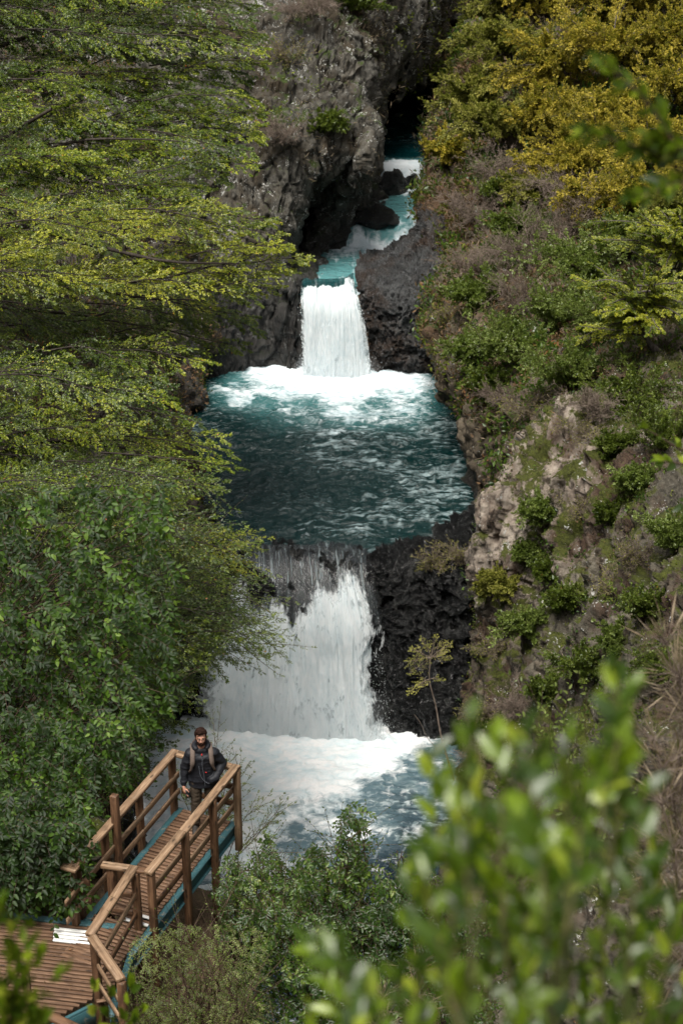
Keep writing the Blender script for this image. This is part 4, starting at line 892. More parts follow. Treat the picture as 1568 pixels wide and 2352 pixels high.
# ---------------------------------------------------------------- plants
UP = np.array([0, 0, 1.])
def plant(name, label, cat, group, base, stems, mats, woodm, lv, seed, flat=True, crown_name='crown', wood_name='trunk', trunk=None, bare=False):
    """stems: list of (a,b,sag,radius). lv: dict n1,l1,a1,n2,l2,a2,nl,ls (leaf size),w,sag,prof,keep,big"""
    r = np.random.default_rng(seed); root = thing(name, label, cat, tuple(base), group)
    K = 9; P = np.stack([curve_pts(a, b, s, K, .025, r) for a, b, s, _ in stems]); R0 = np.array([q for *_, q in stems])
    Nn = norm(np.array([0, -.25, 1.])+r.normal(0, .16 if flat else .9, (len(P), 3)))
    if not flat:
        Nn = norm(r.normal(0, 1, (len(P), 3)))
    gw = Geo(); V, F = tubes(P, R0, R0*.25, 5); gw.add(V, F)
    if trunk is not None:
        for tk, r0, r1 in trunk:
            V, F = tubes(resample(tk, 14)[None], [r0], [r1], 8); gw.add(V, F)
    L = np.linalg.norm(P[:, -1]-P[:, 0], axis=1)
    P1, N1, l1 = kids(P, Nn, lv['n1'], lv['a1'], L*lv['l1'], lv.get('t0', .15), 1., lv.get('sag', .1), 5, lv.get('prof', 'fan'), .25, .12 if flat else .9, r)
    if not flat: N1 = norm(N1+r.normal(0, .8, N1.shape))
    P2, N2, l2 = kids(P1, N1, lv['n2'], lv['a2'], l1*lv['l2'], .12, 1., lv.get('sag', .1), 4, 'fan', .3, .15 if flat else .9, r)
    V, F = tubes(P1, np.clip(l1*.012, .003, .02), np.clip(l1*.004, .0015, .006), 3); gw.add(V, F)
    V, F = tubes(P2, np.clip(l2*.012, .002, .008)*lv.get('tw', 1.), np.full(len(l2), .0012*lv.get('tw', 1.)), 3); gw.add(V, F)
    if bare:
        P3, N3, l3 = kids(P2, norm(r.normal(0, 1, N2.shape)), 5, .8, l2*.6, .15, 1., .05, 3, 'fan', .3, .9, r)
        V, F = tubes(P3, np.full(len(l3), .0035*lv.get('tw', 1.)), np.full(len(l3), .0015*lv.get('tw', 1.)), 3); gw.add(V, F)
    def loc(g): g.V = [v-np.asarray(base) for v in g.V]; return g
    loc(gw).build(wood_name, woodm, root)
    if lv.get('nl', 0):
        gl = Geo(); c0 = r.random(len(P)); c1 = np.repeat(c0, lv['n1'])*.55+.45*r.random(len(P1)); c2 = np.repeat(c1, lv['n2'])*.8+.2*r.random(len(P2))
        leaves_on(P2, N2, lv['nl'], lv['ls'], .75, .1, lv.get('w', .5), .08, .35 if flat else .9, r, lv.get('big', False), np.clip((c2-.5)*1.5+.5+lv.get('cb', 0), 0, 1), gl, lv.get('keep', 1.))
        leaves_on(P1, N1, lv['nl'], lv['ls'], .75, .3, lv.get('w', .5), .08, .35 if flat else .9, r, lv.get('big', False), np.clip(c1+lv.get('cb', 0), 0, 1), gl, lv.get('keep', 1.))
        loc(gl).build(crown_name, mats, root)
    return root
XB = [(-80, 590), (60, 590), (100, 600), (150, 612), (200, 565), (230, 598), (320, 602), (380, 575), (420, 480), (470, 455), (490, 610), (540, 650), (600, 705), (640, 655), (700, 590), (770, 598), (820, 520), (850, 400), (900, 375), (950, 440), (1000, 505), (1060, 552), (1100, 535), (1130, 450), (1190, 430), (1240, 560), (1300, 520), (1400, 575), (1450, 615), (1495, 590), (1530, 440), (1600, 405), (1650, 360), (1700, 345), (1800, 320), (1850, 275), (1900, 235)]
def xb(v): return np.interp(v, [a for a, _ in XB], [b for _, b in XB])
def rows(v0, v1, dv, du, Y0, Y1, seed, lead=18, umin=-120, jit=.35):
    r = np.random.default_rng(seed); out = []; v = v0
    while v < v1:
        u = xb(v)-lead*r.random()
        first = True
        while u > umin:
            Y = Y0+(Y1-Y0)*(v-v0)/max(v1-v0, 1)+r.normal(0, .7)+(0 if first else .4)
            out.append((u, v+r.uniform(-dv, dv)*.4*(0 if first else 1), Y)); u -= du*r.uniform(1-jit, 1+jit); first = False
        v += dv*r.uniform(.8, 1.2)
    return out
def limbs(tips, Lpx, droop, seed, rad=.022):
    r = np.random.default_rng(seed); st = []
    for (u, v, Y) in tips:
        L = Lpx*r.uniform(.75, 1.2); b = at(u, v, Y); a = at(u-L, v-L*droop+r.uniform(-.20, .22)*L, Y+r.uniform(-.3, .9)); st.append((a, b, r.uniform(.01, .07), rad))
    return st
BE = dict(n1=17, l1=.36, a1=.95, n2=9, l2=.34, a2=.85, nl=9, ls=.055, w=.58, sag=.12)
def beech(label, v0, v1, dv, du, Y0, Y1, Lpx, mat, seed, trunk, droop=.05, **kw):
    lv = dict(BE); lv.update(kw)
    st = limbs(rows(v0, v1, dv, du, Y0, Y1, seed), Lpx, droop, seed+1)
    return plant('beech_tree', label, 'tree', 'beech trees leaning over the left bank', trunk[0][0][0] if False else np.array(trunk[0][0][0]), st, M[mat], M['bark_dark'], lv, seed+2, trunk=trunk)
def tk(*a, r0=.16, r1=.04): return ([tuple(at(*q)) for q in a], r0, r1)
beech('tall beech filling the top left corner, its fine olive sprays hanging over the grey cliff', -60, 250, 34, 120, 46, 44, 300, 'beech', 300, [tk((-160, 500, 48), (-120, 250, 47), (-40, 60, 46), (60, -80, 45)), tk((-120, 150, 46.5), (120, 70, 46), (330, 60, 45.6), (480, 90, 45.3), r0=.07, r1=.015)], ls=.064, n1=20, nl=10)
beech('beech with flat grey-green sprays below the top left tree and above the brightest bough', 235, 490, 32, 115, 43, 40, 290, 'beech', 310, [tk((-170, 700, 44), (-100, 480, 43), (0, 330, 42.5), (120, 250, 42)), tk((-60, 420, 43), (150, 330, 42.5), (330, 320, 42), (470, 330, 41.8), r0=.06, r1=.012)], cb=.15, ls=.062, n1=20, nl=10)
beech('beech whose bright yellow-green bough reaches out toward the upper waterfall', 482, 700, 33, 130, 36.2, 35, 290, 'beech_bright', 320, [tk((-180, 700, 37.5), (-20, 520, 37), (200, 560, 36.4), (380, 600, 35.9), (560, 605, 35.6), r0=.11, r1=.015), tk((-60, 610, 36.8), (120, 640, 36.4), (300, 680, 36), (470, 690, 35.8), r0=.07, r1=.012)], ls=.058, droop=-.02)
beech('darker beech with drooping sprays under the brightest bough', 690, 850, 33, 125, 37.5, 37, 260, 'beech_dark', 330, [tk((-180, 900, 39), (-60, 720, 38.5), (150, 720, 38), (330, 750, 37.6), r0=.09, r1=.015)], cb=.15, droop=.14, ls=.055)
beech('low olive beech whose leafy tip points across the round teal pool', 830, 1150, 35, 125, 33.5, 31, 290, 'beech', 340, [tk((-200, 1300, 33), (-80, 1080, 33), (120, 1010, 32.5), (350, 1040, 32), r0=.12, r1=.02)], cb=.1, droop=.03, ls=.050)
# main boughs seen as dark strokes inside the sprays
# ---- shrubs on the left below
def frondset(g, gw, tips, r, L=.34, n=11, ls=.09, w=.42, big=True):
    N = len(tips); T = np.array(tips)
    D = norm(np.stack([r.normal(.30, .75, N), r.normal(-.45, .35, N), r.normal(-.30, .45, N)], 1)); s = np.linspace(0, 1, 6)
    Lr = L*r.uniform(.6, 1.2, N); P = T[:, None]+D[:, None]*(Lr[:, None]*s)[..., None]; P[..., 2] -= (Lr[:, None]*.35*s**2)
    Nn = norm(np.array([0, -.75, .7])+r.normal(0, .22, (N, 3)))
    V, F = tubes(P, np.full(N, .004), np.full(N, .002), 3); gw.add(V, F)
    leaves_on(P, Nn, n, ls, 1.0, .12, w, .10, .12, r, big, np.clip(.42+1.1*fbm(T*1.5, 3, 5)+r.normal(0, .12, N), 0, 1), g)
def frond_shrub(label, pts, mat, seed, base, L=.34, n=11, ls=.09, w=.42, group='pinnate-leaved shrubs on the left bank', name='shrub', stems=40, big=True, extra=None):
    r = np.random.default_rng(seed); base = np.array(base, float); root = thing(name, label, 'shrub', tuple(base), group); g = Geo(); gw = Geo(); pts = np.array(pts)
    frondset(g, gw, pts, r, L, n, ls, w, big)
    cln = None
    idx = r.choice(len(pts), min(stems, len(pts)), replace=False)
    P = np.stack([curve_pts(base+r.normal(0, .15, 3), pts[i], .06, 8, .04, r) for i in idx]); V, F = tubes(P, np.full(len(P), .020), np.full(len(P), .006), 4); gw.add(V, F)
    if extra is not None:
        P1, N1, l1 = kids(P, norm(r.normal(0, 1, (len(P), 3))), 14, .9, np.linalg.norm(P[:, -1]-P[:, 0], axis=1)*.2, .3, 1, .1, 4, 'flat', .3, .9, r)
        V, F = tubes(P1, np.full(len(l1), .006), np.full(len(l1), .002), 3); gw.add(V, F); leaves_on(P1, N1, 10, extra, .8, .1, .5, .1, .8, r, False, r.random(len(P1)), g)
    for q in (g, gw): q.V = [v-base for v in q.V]
    gw.build('stem', M['twig'], root); g.build('foliage', M[mat], root)
    return root
def region(n, u0, u1, v0, v1, Y0, Y1, seed, lim=True, sd=.5, fn=None):
    r = np.random.default_rng(seed); out = []; k = 0
    while len(out) < n and k < n*30:
        k += 1; u = r.uniform(u0, u1); v = r.uniform(v0, v1)
        if lim and u > xb(v)-22: continue
        if fn and not fn(u, v): continue
        out.append(at(u, v, Y0+(Y1-Y0)*(v-v0)/(v1-v0)+r.normal(0, sd)))
    return out
frond_shrub('dark green shrub of toothed compound leaves along the middle of the left edge', region(300, -60, 380, 1110, 1400, 27.5, 25.5, 401, True, .9), 'pinnate', 401, at(-60, 1500, 27.5), .42, 9, .125, .56)
frond_shrub('shrub with large mid-green compound leaves against the left edge, above the wide deck', region(340, -60, 390, 1380, 1660, 25.5, 23.5, 402, True, .9), 'pinnate', 402, at(-20, 1800, 25.5), .42, 9, .12, .56)
frond_shrub('shrub of compound leaves hanging over the shaded railing behind the wide deck', region(520, -40, 320, 1630, 1940, 22.8, 20.4, 403, True, .4, lambda u, v: not (u > 198 and v > 1775+(250-u)*.4))+region(300, -60, 178, 1900, 2052, 20.4, 19.7, 413, True, .12)+region(300, -60, 172, 1880, 2066, 18.85, 18.62, 414, False, .07, lambda u, v: v < 2066-.12*abs(u-150)-(25 if 60 < u < 110 else 0) and u < 172-max(0, v-2010)*.3), 'pinnate', 403, at(40, 1990, 22.8), .36, 9, .098, .56)
frond_shrub('leafy shrub between the left handrail and the foaming lower pool', region(420, 240, 420, 1540, 1800, 26.5, 24.5, 404, True, .5), 'pinnate', 404, at(230, 1880, 26), .30, 10, .07, .5, extra=.05)
frond_shrub('fine-leaved shrub on the left bank beside the round pool outlet', region(520, 120, 470, 1120, 1330, 32, 30.5, 405), 'shrub', 405, at(180, 1500, 33), .30, 12, .055, .5, extra=.05)
SH = dict(n1=14, l1=.34, a1=.9, n2=8, l2=.36, a2=.9, nl=8, ls=.05, w=.5, sag=.04, prof='flat')
def bushlimbs(tips, base, seed, rad=.02): 
    r = np.random.default_rng(seed); return [(np.array(base)+r.normal(0, .25, 3), at(*t_), r.uniform(-.02, .1), rad) for t_ in tips]
tipsb = [(u, v, Y) for (u, v, Y) in rows(1330, 1520, 24, 62, 35, 34.5, 410, umin=240)]
plant('bush', 'small-leaved bush on the left bank whose tip hangs in front of the lower waterfall', 'bush', 'fine-leaved bushes on the left bank', at(180, 1480, 36.5), limbs(tipsb, 240, .05, 411, .02), M['shrub'], M['bark_dark'], dict(SH, ls=.052), 412, crown_name='foliage', wood_name='stem')
plant('bush', 'yellow-tipped bush left of the smooth lip of the lower waterfall', 'bush', 'fine-leaved bushes on the left bank', at(350, 1330, 36), limbs([(u, v, Y) for (u, v, Y) in rows(1215, 1330, 25, 60, 36, 35.5, 415, umin=330)]+[(572, 1240, 35.8), (545, 1262, 35.8), (555, 1300, 35.6)], 170, .03, 416, .012), M['beech_bright'], M['bark_dark'], dict(SH, ls=.05, n1=10, cb=-.1), 417, crown_name='foliage', wood_name='stem')
plant('twig', 'single leafy twig dangling in front of the lower waterfall', 'twig', None, at(560, 1500, 34.6), [(at(560, 1485, 34.6), at(648, 1490, 34.2), -.18, .008), (at(560, 1485, 34.6), at(615, 1510, 34.3), .05, .006)], M['shrub'], M['twig'], dict(n1=9, l1=.22, a1=.9, n2=3, l2=.4, a2=.8, nl=5, ls=.05, w=.45, sag=.02), 418, crown_name='foliage', wood_name='stem')
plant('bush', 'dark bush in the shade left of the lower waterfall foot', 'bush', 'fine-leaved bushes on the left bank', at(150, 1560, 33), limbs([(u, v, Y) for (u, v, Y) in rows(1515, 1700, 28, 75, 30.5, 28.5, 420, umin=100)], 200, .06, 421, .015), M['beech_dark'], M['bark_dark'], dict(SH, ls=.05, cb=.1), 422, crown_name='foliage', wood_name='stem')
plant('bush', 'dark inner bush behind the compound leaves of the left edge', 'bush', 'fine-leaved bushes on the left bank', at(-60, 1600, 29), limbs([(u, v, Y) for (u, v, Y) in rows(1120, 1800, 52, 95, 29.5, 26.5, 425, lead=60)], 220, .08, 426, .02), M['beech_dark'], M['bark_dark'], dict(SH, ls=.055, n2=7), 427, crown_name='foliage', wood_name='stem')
for i, (a, b, c, d) in enumerate([((345, 1700, 24), (372, 1735, 23.5), (352, 1790, 23.2), 'pale bent twig arching over the water left of the man'), ]):
    pass
plant('bush', 'thin twiggy bush behind the far end of the walkway', 'bush', 'twiggy plants around the walkway end', at(500, 2010, 23.0), [(at(500, 2010, 23.2), at(*q), .05, .010) for q in [(645, 1862, 22.6), (600, 1850, 22.6), (560, 1800, 22.6), (515, 1745, 22.8), (500, 1690, 22.9), (425, 1820, 22.8), (555, 1770, 22.6), (620, 1890, 22.4), (470, 1850, 22.9), (400, 1780, 23), (520, 1880, 22.7)]], M['shrub'], M['twig'], dict(n1=13, l1=.16, a1=.95, n2=4, l2=.45, a2=.9, nl=6, ls=.034, w=.5, sag=.0, prof='flat', t0=.3), 430, crown_name='foliage', wood_name='stem')
# ---- shrubs at the bottom
def cone(top, half, v1): return lambda u, v: abs(u-top[0]) < half*(max(0, v-top[1])/(v1-top[1]))**.7+8 and v > top[1]
frond_shrub('upright shrub with glossy toothed leaves rising in front of the lower pool', region(520, 620, 980, 1840, 2160, 19.2, 18.2, 440, False, .4, lambda u, v: v > 1862+abs(u-795)*1.15*(1 if u < 795 else 1.3)+35*math.sin(u*.06)), 'bush', 440, at(800, 2300, 19), .24, 10, .072, .50, 'shrubs on the slope below the walkway', extra=.05)
frond_shrub('dense shrub with small dark leaves at the bottom centre, under the upright one', region(900, 560, 960, 2080, 2400, 18.2, 17.0, 441, False, .35), 'bush', 441, at(760, 2600, 18.4), .20, 9, .070, .52, 'shrubs on the slope below the walkway', extra=.042)
frond_shrub('shrub with light compound leaves just right of the steel beam below the walkway', region(420, 500, 700, 1900, 2150, 20.2, 19.0, 442, False, .35, lambda u, v: v > 1925+abs(u-600)*.9+30*math.sin(u*.08)), 'bush', 442, at(560, 2250, 20), .20, 9, .062, .50, 'shrubs on the slope below the walkway', extra=.036)
frond_shrub('shrub with pale narrow leaves in front of the walkway posts', region(820, 300, 600, 2120, 2400, 17.4, 16.2, 443, False, .3, lambda u, v: v > 2120+(420-u)*.25), 'shrub_light', 443, at(430, 2600, 17.4), .13, 9, .036, .30, 'shrubs on the slope below the walkway', extra=.03)
frond_shrub('shrub of pale compound leaves at the bottom, left of the blurred leaves', region(420, 860, 1120, 2060, 2400, 18.5, 16.8, 444, False, .4), 'bush', 444, at(980, 2600, 18), .22, 9, .068, .5, 'shrubs on the slope below the walkway', extra=.038)
frond_shrub('thin shrub with toothed leaf sprigs above the lower pool, right of the upright shrub', region(110, 890, 1010, 1950, 2120, 19, 18.5, 445, False, .25), 'bush', 445, at(960, 2260, 19), .20, 9, .05, .40, 'shrubs on the slope below the walkway')
# ---- thin young tree in front of the black rock
yt = [(1042, 1792, 36.2), (1028, 1745, 36.2), (1012, 1690, 36.2), (1000, 1620, 36.2), (985, 1560, 36.2), (990, 1500, 36.2)]
plant('young_tree', 'slender young tree with thin trunk and yellow-green layers in front of the wet black rock', 'tree', None, at(*yt[0]), [(at(985, 1560, 36.2), at(*q), .03, .010) for q in [(940, 1588, 36.1), (960, 1575, 36), (1018, 1560, 36.3)]]+[(at(990, 1510, 36.2), at(*q), .03, .010) for q in [(935, 1520, 36), (945, 1492, 36.2), (1035, 1480, 36.1), (1020, 1500, 36), (1000, 1465, 36.2), (968, 1470, 36.3), (1030, 1512, 36.2), (940, 1545, 36.1)]], M['olive'], M['bark_pale'],
      dict(n1=8, l1=.55, a1=.95, n2=6, l2=.55, a2=.95, nl=6, ls=.036, w=.5, sag=.02, cb=.1, keep=.42), 450, trunk=[([tuple(at(*q)) for q in yt], .03, .012), ([tuple(at(*q)) for q in [(1024, 1735, 36.2), (985, 1700, 36), (965, 1660, 36), (950, 1640, 36)]], .009, .004)])

gl = Geo(); rl = np.random.default_rng(77); nL = 70
ps = np.stack([wk(rl.uniform(.1, 3.3), rl.uniform(.05, .78), .006) for _ in range(28)]+[np.array([rl.uniform(-5.3, -3.6), rl.uniform(17.2, 18.3), .006]) for _ in range(42)])
dl = norm(np.stack([rl.normal(0, 1, nL), rl.normal(0, 1, nL), rl.normal(0, .06, nL)], 1)); V_, F_ = leafmesh(ps, dl, norm(np.array([0, 0, 1.])+rl.normal(0, .15, (nL, 3))), rl.uniform(.025, .06, nL), .5, .06)
gl.add(V_, F_, rnd=np.repeat(rl.random(nL), 4), cl=np.repeat(rl.random(nL), 4)); gl.build('leaf_litter', M['litter'], None, kind='stuff', label='small dead leaves lying on the boards')
# ---------------------------------------------------------------- plants on the right slope
def onslope(u, v):
    p, n = hit(u, v, ('slope', 'outcrop', 'lip_rock', 'fall_rock', 'cliff', 'ground'))
    return p, n
def shrub_at(kind, u, v, rpx, label, seed, hpx=None, vis=1.):
    """round bush: base at (u,v) on the surface, radius in photo pixels"""
    p, n = onslope(u, v)
    if p is None: return
    d = np.linalg.norm(p-np.array([0, 0, H0])); px = d/FPX; rpx = rpx*(1.22 if kind in ('gold', 'olive', 'green', 'feather') else 1.05); R = rpx*px; r = np.random.default_rng(seed)
    k = KIND[kind]; ns = k['ns']; hh = (hpx or rpx*1.2)*px*(1.15 if kind in ('gold', 'feather', 'green') else 1.)
    out = norm(np.array([n[0], n[1], abs(n[2])*.6+.5])) if n[1] < .2 else np.array([-.3, -.5, .8])
    c = p+np.array([0, 0, hh*.35])+out*R*.35
    D = norm(r.normal(0, 1, (ns, 3))*np.array([1, .8, .75])+np.array([0, -.35, .45])); T = c+D*np.array([R, R*.8, hh*.62])*r.uniform(.40, 1.12, (ns, 1))*(1+.45*vnoise(D*1.8+seed, seed))[:, None]
    if k.get('flatten'): T[:, 2] = p[2]+hh*(np.round((T[:, 2]-p[2])/hh*4)/4)
    trunk = None; b0 = p-out*.15
    if k.get('trunk'):
        top = c+np.array([0, 0, hh*.3]); trunk = [([tuple(b0), tuple(b0*.6+top*.4+r.normal(0, .08*R, 3)), tuple(top)], max(.03, R*.05), .015)]
        st = [(b0*(1-f)+top*f+r.normal(0, .03*R, 3), t_, r.uniform(0, .12), max(.01, R*.016)) for t_, f in zip(T, r.uniform(.25, 1., ns))]
    else: st = [(b0+r.normal(0, .08*R, 3), t_, r.uniform(.0, .14), max(.006, R*.013)) for t_ in T]
    lv = dict(k['lv']); lv['ls'] = lv.get('ls', .05)*d/62*1.; lv['tw'] = max(1., d/34)
    return plant(k['name'], label, k['cat'], k['group'], p, st, M[k['mat']] if k['mat'] else None, M[k['wood']], lv, seed+1, flat=k.get('flat', False), crown_name='crown' if k.get('trunk') else 'foliage', wood_name='trunk' if k.get('trunk') else 'stem', trunk=trunk, bare=k.get('bare', False))
CL = dict(n1=11, l1=.34, a1=.8, n2=8, l2=.42, a2=.9, nl=10, ls=.078, w=.6, sag=.0, prof='up', t0=.35)
KIND = {
 'gold': dict(ns=52, mat='gold', wood='bark', name='cypress_tree', cat='tree', group='golden cypress trees on the right slope', trunk=True, lv=CL),
 'olive': dict(ns=44, mat='olive', wood='bark', name='cypress_tree', cat='tree', group='olive cypress trees on the right slope', trunk=True, lv=CL),
 'green': dict(ns=34, mat='shrub_light', wood='twig', name='shrub', cat='shrub', group='green shrubs on the right slope', lv=dict(CL, n1=9, nl=7, ls=.09)),
 'dark': dict(ns=28, mat='shrub', wood='twig', name='shrub', cat='shrub', group='dark green shrubs on the right slope', lv=dict(CL, n1=9, nl=7, ls=.085)),
 'bare': dict(ns=16, mat=None, wood='bark_pale', name='bare_shrub', cat='bare shrub', group='leafless shrubs on the right slope', bare=True, lv=dict(n1=9, l1=.42, a1=.7, n2=6, l2=.5, a2=.7, nl=0, sag=.0, prof='flat', t0=.2)),
 'sparse': dict(ns=14, mat='olive', wood='bark_pale', name='sparse_shrub', cat='shrub', group='sparse shrubs on the right slope', bare=True, lv=dict(n1=8, l1=.4, a1=.7, n2=5, l2=.5, a2=.7, nl=5, ls=.06, w=.5, keep=.4, sag=.0, prof='flat', t0=.2)),
 'feather': dict(ns=60, mat='beech_bright', wood='bark', name='feathery_tree', cat='tree', group='feathery trees at the right edge', trunk=True, flat=True, flatten=True, lv=dict(n1=13, l1=.34, a1=.9, n2=8, l2=.34, a2=.8, nl=8, ls=.075, w=.45, sag=.12)),
}
S = [
 ('olive', 1165, 60, 74, 'golden-olive cypress at the top, its left tips against the dark crevice', 100),
 ('gold', 1240, 40, 80, 'pale golden cypress second from the left along the top edge', 90),
 ('gold', 1360, 60, 90, 'orange-tinted cypress in the middle of the top edge of the slope', 110),
 ('gold', 1490, 50, 95, 'large golden cypress in the top right corner', 120),
 ('gold', 1430, 190, 95, 'deep golden cypress behind the upper blurred branch', 110),
 ('gold', 1300, 200, 80, 'yellow cypress with bare grey limbs showing below its crown', 90),
 ('olive', 1180, 170, 75, 'olive cypress above the pale rock shoulder', 85),
 ('olive', 1085, 275, 66, 'rounded rust-olive cypress beside the dark cave mouth', 95),
 ('gold', 1540, 260, 85, 'cypress crossed by thick grey branches at the right edge', 100),
 ('gold', 1030, 385, 34, 'small yellow cypress clinging above the white cascade', 52),
 ('olive', 1140, 340, 78, 'layered olive cypress in the upper middle of the slope', 80),
 ('gold', 1260, 320, 75, 'golden cypress between the layered olive one and the blurred branch', 85),
 ('gold', 1370, 380, 85, 'golden cypress directly below the blurred branch', 95),
 ('gold', 1500, 400, 90, 'broad golden cypress on the right edge below the grey branches', 95),
 ('olive', 1220, 470, 55, 'low olive cypress above the tangle of grey twigs', 55),
 ('dark', 1160, 470, 48, 'small dark shrub with a few bright leaves on the brown rock', 50),
 ('green', 1180, 560, 55, 'fresh green shrub in the middle of the leafless tangle', 60),
 ('gold', 1300, 430, 70, 'yellow cypress low in the upper slope, left of the blurred branch foot', 75),
 ('gold', 1470, 480, 75, 'golden cypress under the blurred branch near the right edge', 80),
 ('gold', 1560, 160, 85, 'cypress cut off by the right edge near the top', 100),
 ('olive', 1560, 520, 75, 'olive cypress cut off by the right edge above the feathery trees', 80),
 ('gold', 1430, 300, 75, 'golden cypress hidden behind the blurred branch', 85),
 ('bare', 1090, 520, 85, 'leafless pinkish shrub above the grey boulder', 70),
 ('bare', 1210, 620, 95, 'large leafless tangle in the centre of the brown slope', 85),
 ('bare', 1320, 480, 80, 'grey leafless shrub below the golden cypresses', 75),
 ('bare', 1300, 560, 85, 'pale leafless shrub left of the dark green shrub', 80),
 ('bare', 1090, 640, 70, 'thin leafless shrub over the red-brown rock face', 60),
 ('bare', 1150, 420, 75, 'leafless shrub above the fresh green one', 70),
 ('gold', 1400, 520, 65, 'small golden cypress above the dark green shrub', 75),
 ('dark', 1440, 590, 80, 'dark green shrub below the small golden cypress', 85),
 ('green', 1340, 640, 75, 'pale green shrub left of the feathery trees', 70),
 ('feather', 1540, 650, 125, 'feathery yellow-green tree at the right edge, highest of the feathery pair', 110),
 ('feather', 1500, 800, 150, 'feathery tree with drooping flat sprays at the right edge, lower of the pair', 130),
 ('green', 1280, 760, 85, 'large light green shrub in the middle of the right slope', 80),
 ('green', 1380, 780, 75, 'light green shrub next to the drooping feathery tree', 75),
 ('green', 1200, 830, 75, 'light green shrub hanging over the brown overhang', 65),
 ('bare', 1200, 720, 85, 'leafless shrub above the overhang of brown rock', 70),
 ('sparse', 1030, 740, 45, 'sparse yellow-leaved shrub at the left tip of the overhang', 40),
 ('dark', 1130, 900, 42, 'small dark shrub growing on the face of the overhang', 45),
 ('green', 1300, 890, 70, 'green shrub below the large light green one', 65),
 ('dark', 1440, 930, 85, 'shaded dark shrub at the right above the mossy rock', 80),
 ('bare', 1370, 960, 70, 'leafless shrub on top of the mossy outcrop', 55),
 ('sparse', 1220, 950, 60, 'sparse shrub with yellow leaves at the head of the pale outcrop', 45),
 ('bare', 1150, 930, 50, 'small leafless shrub left of the pale outcrop head', 45),
 ('dark', 1520, 1030, 80, 'dark shrub against the right edge above the mossy rock', 75),
 ('dark', 1400, 1040, 40, 'bluish small shrub on the mossy rock', 40),
 ('sparse', 1330, 1010, 50, 'sparse shrub on the brow of the pale outcrop', 45),
 ('green', 1470, 1130, 42, 'light green shrub hanging on the right wall above the moss', 50),
 ('dark', 1400, 1200, 34, 'dark green shrub in the middle of the mossy wall', 45),
 ('green', 1540, 1250, 55, 'green shrub against the right edge halfway up the mossy wall', 50),
 ('dark', 1250, 1330, 28, 'dark green shrub in the hollow below the bare rock face', 40),
 ('sparse', 1390, 1370, 45, 'sparse shrub on the ledge of the mossy wall', 40),
 ('green', 1200, 1450, 42, 'light green shrub low on the outcrop beside the black rock', 42),
 ('dark', 1260, 1600, 55, 'dark green shrub above the blurred leaves', 50),
 ('green', 1420, 1480, 50, 'light green shrub above the dry grass', 45),
 ('green', 1090, 820, 45, 'light green shrub on the nose of the brown overhang', 45),
 ('green', 1110, 700, 45, 'light green shrub above the nose of the brown overhang', 45),
 ('green', 1250, 1195, 34, 'small fresh shrub on the pale rock face', 38),
 ('sparse', 1330, 1180, 60, 'thin shrub among dead leaves on the outcrop', 50),
 ('green', 1200, 1285, 26, 'tiny green tuft of leaves on the bare outcrop face', 26),
 ('sparse', 1060, 1290, 55, 'sparse green shrub spreading over the black rock step', 45),
 ('sparse', 990, 1310, 42, 'thin twiggy shrub just right of the lower waterfall lip', 34),
 ('olive', 1140, 1370, 38, 'yellow-olive bush on the edge between outcrop and black rock', 62),
 ('sparse', 1130, 1500, 45, 'straggly shrub on the left edge of the outcrop', 60),
 ('dark', 1300, 1400, 40, 'small dark shrub in the hollow of the outcrop', 50),
 ('dark', 1330, 1540, 55, 'low dark shrub on the lower part of the mossy outcrop', 45),
 ('dark', 1480, 1420, 60, 'dark leafy shrub on the shaded right wall', 60),
 ('sparse', 1450, 1300, 45, 'sparse shrub on the mossy right wall', 60),
 ('dark', 1520, 1560, 60, 'shaded shrub behind the dry grass at the right edge', 55),
 ('sparse', 1110, 1650, 42, 'straggly leafy shrub at the outcrop foot by the lower pool', 48),
 ('bare', 1190, 1640, 70, 'arching leafless shrub at the foot of the outcrop', 60),
 ('bare', 1100, 1750, 55, 'leafless shrub beside the young tree foot', 50),
 ('dark', 820, 30, 60, 'dark green shrub on the ledge at the top of the grey cliff', 40),
 ('dark', 745, 300, 34, 'hanging green tuft in the middle of the grey cliff', 40),
 ('bare', 715, 30, 70, 'leafless shrub on top of the grey cliff', 45),
 ('bare', 640, 330, 50, 'grey leafless shrub on the cliff beside the left trees', 45),
 ('sparse', 660, 150, 52, 'sparse grey-green shrub on the cliff next to the top left tree', 45),
 ('bare', 430, 890, 55, 'leafless shrub over the dark gap on the left bank', 45),
 ('bare', 400, 1190, 60, 'pale leafless shrub on the left bank beside the round pool', 50),
]
for i, (k, u, v, rp, lab, hp) in enumerate(S): shrub_at(k, u, v, rp, lab, 600+i*7, hp)
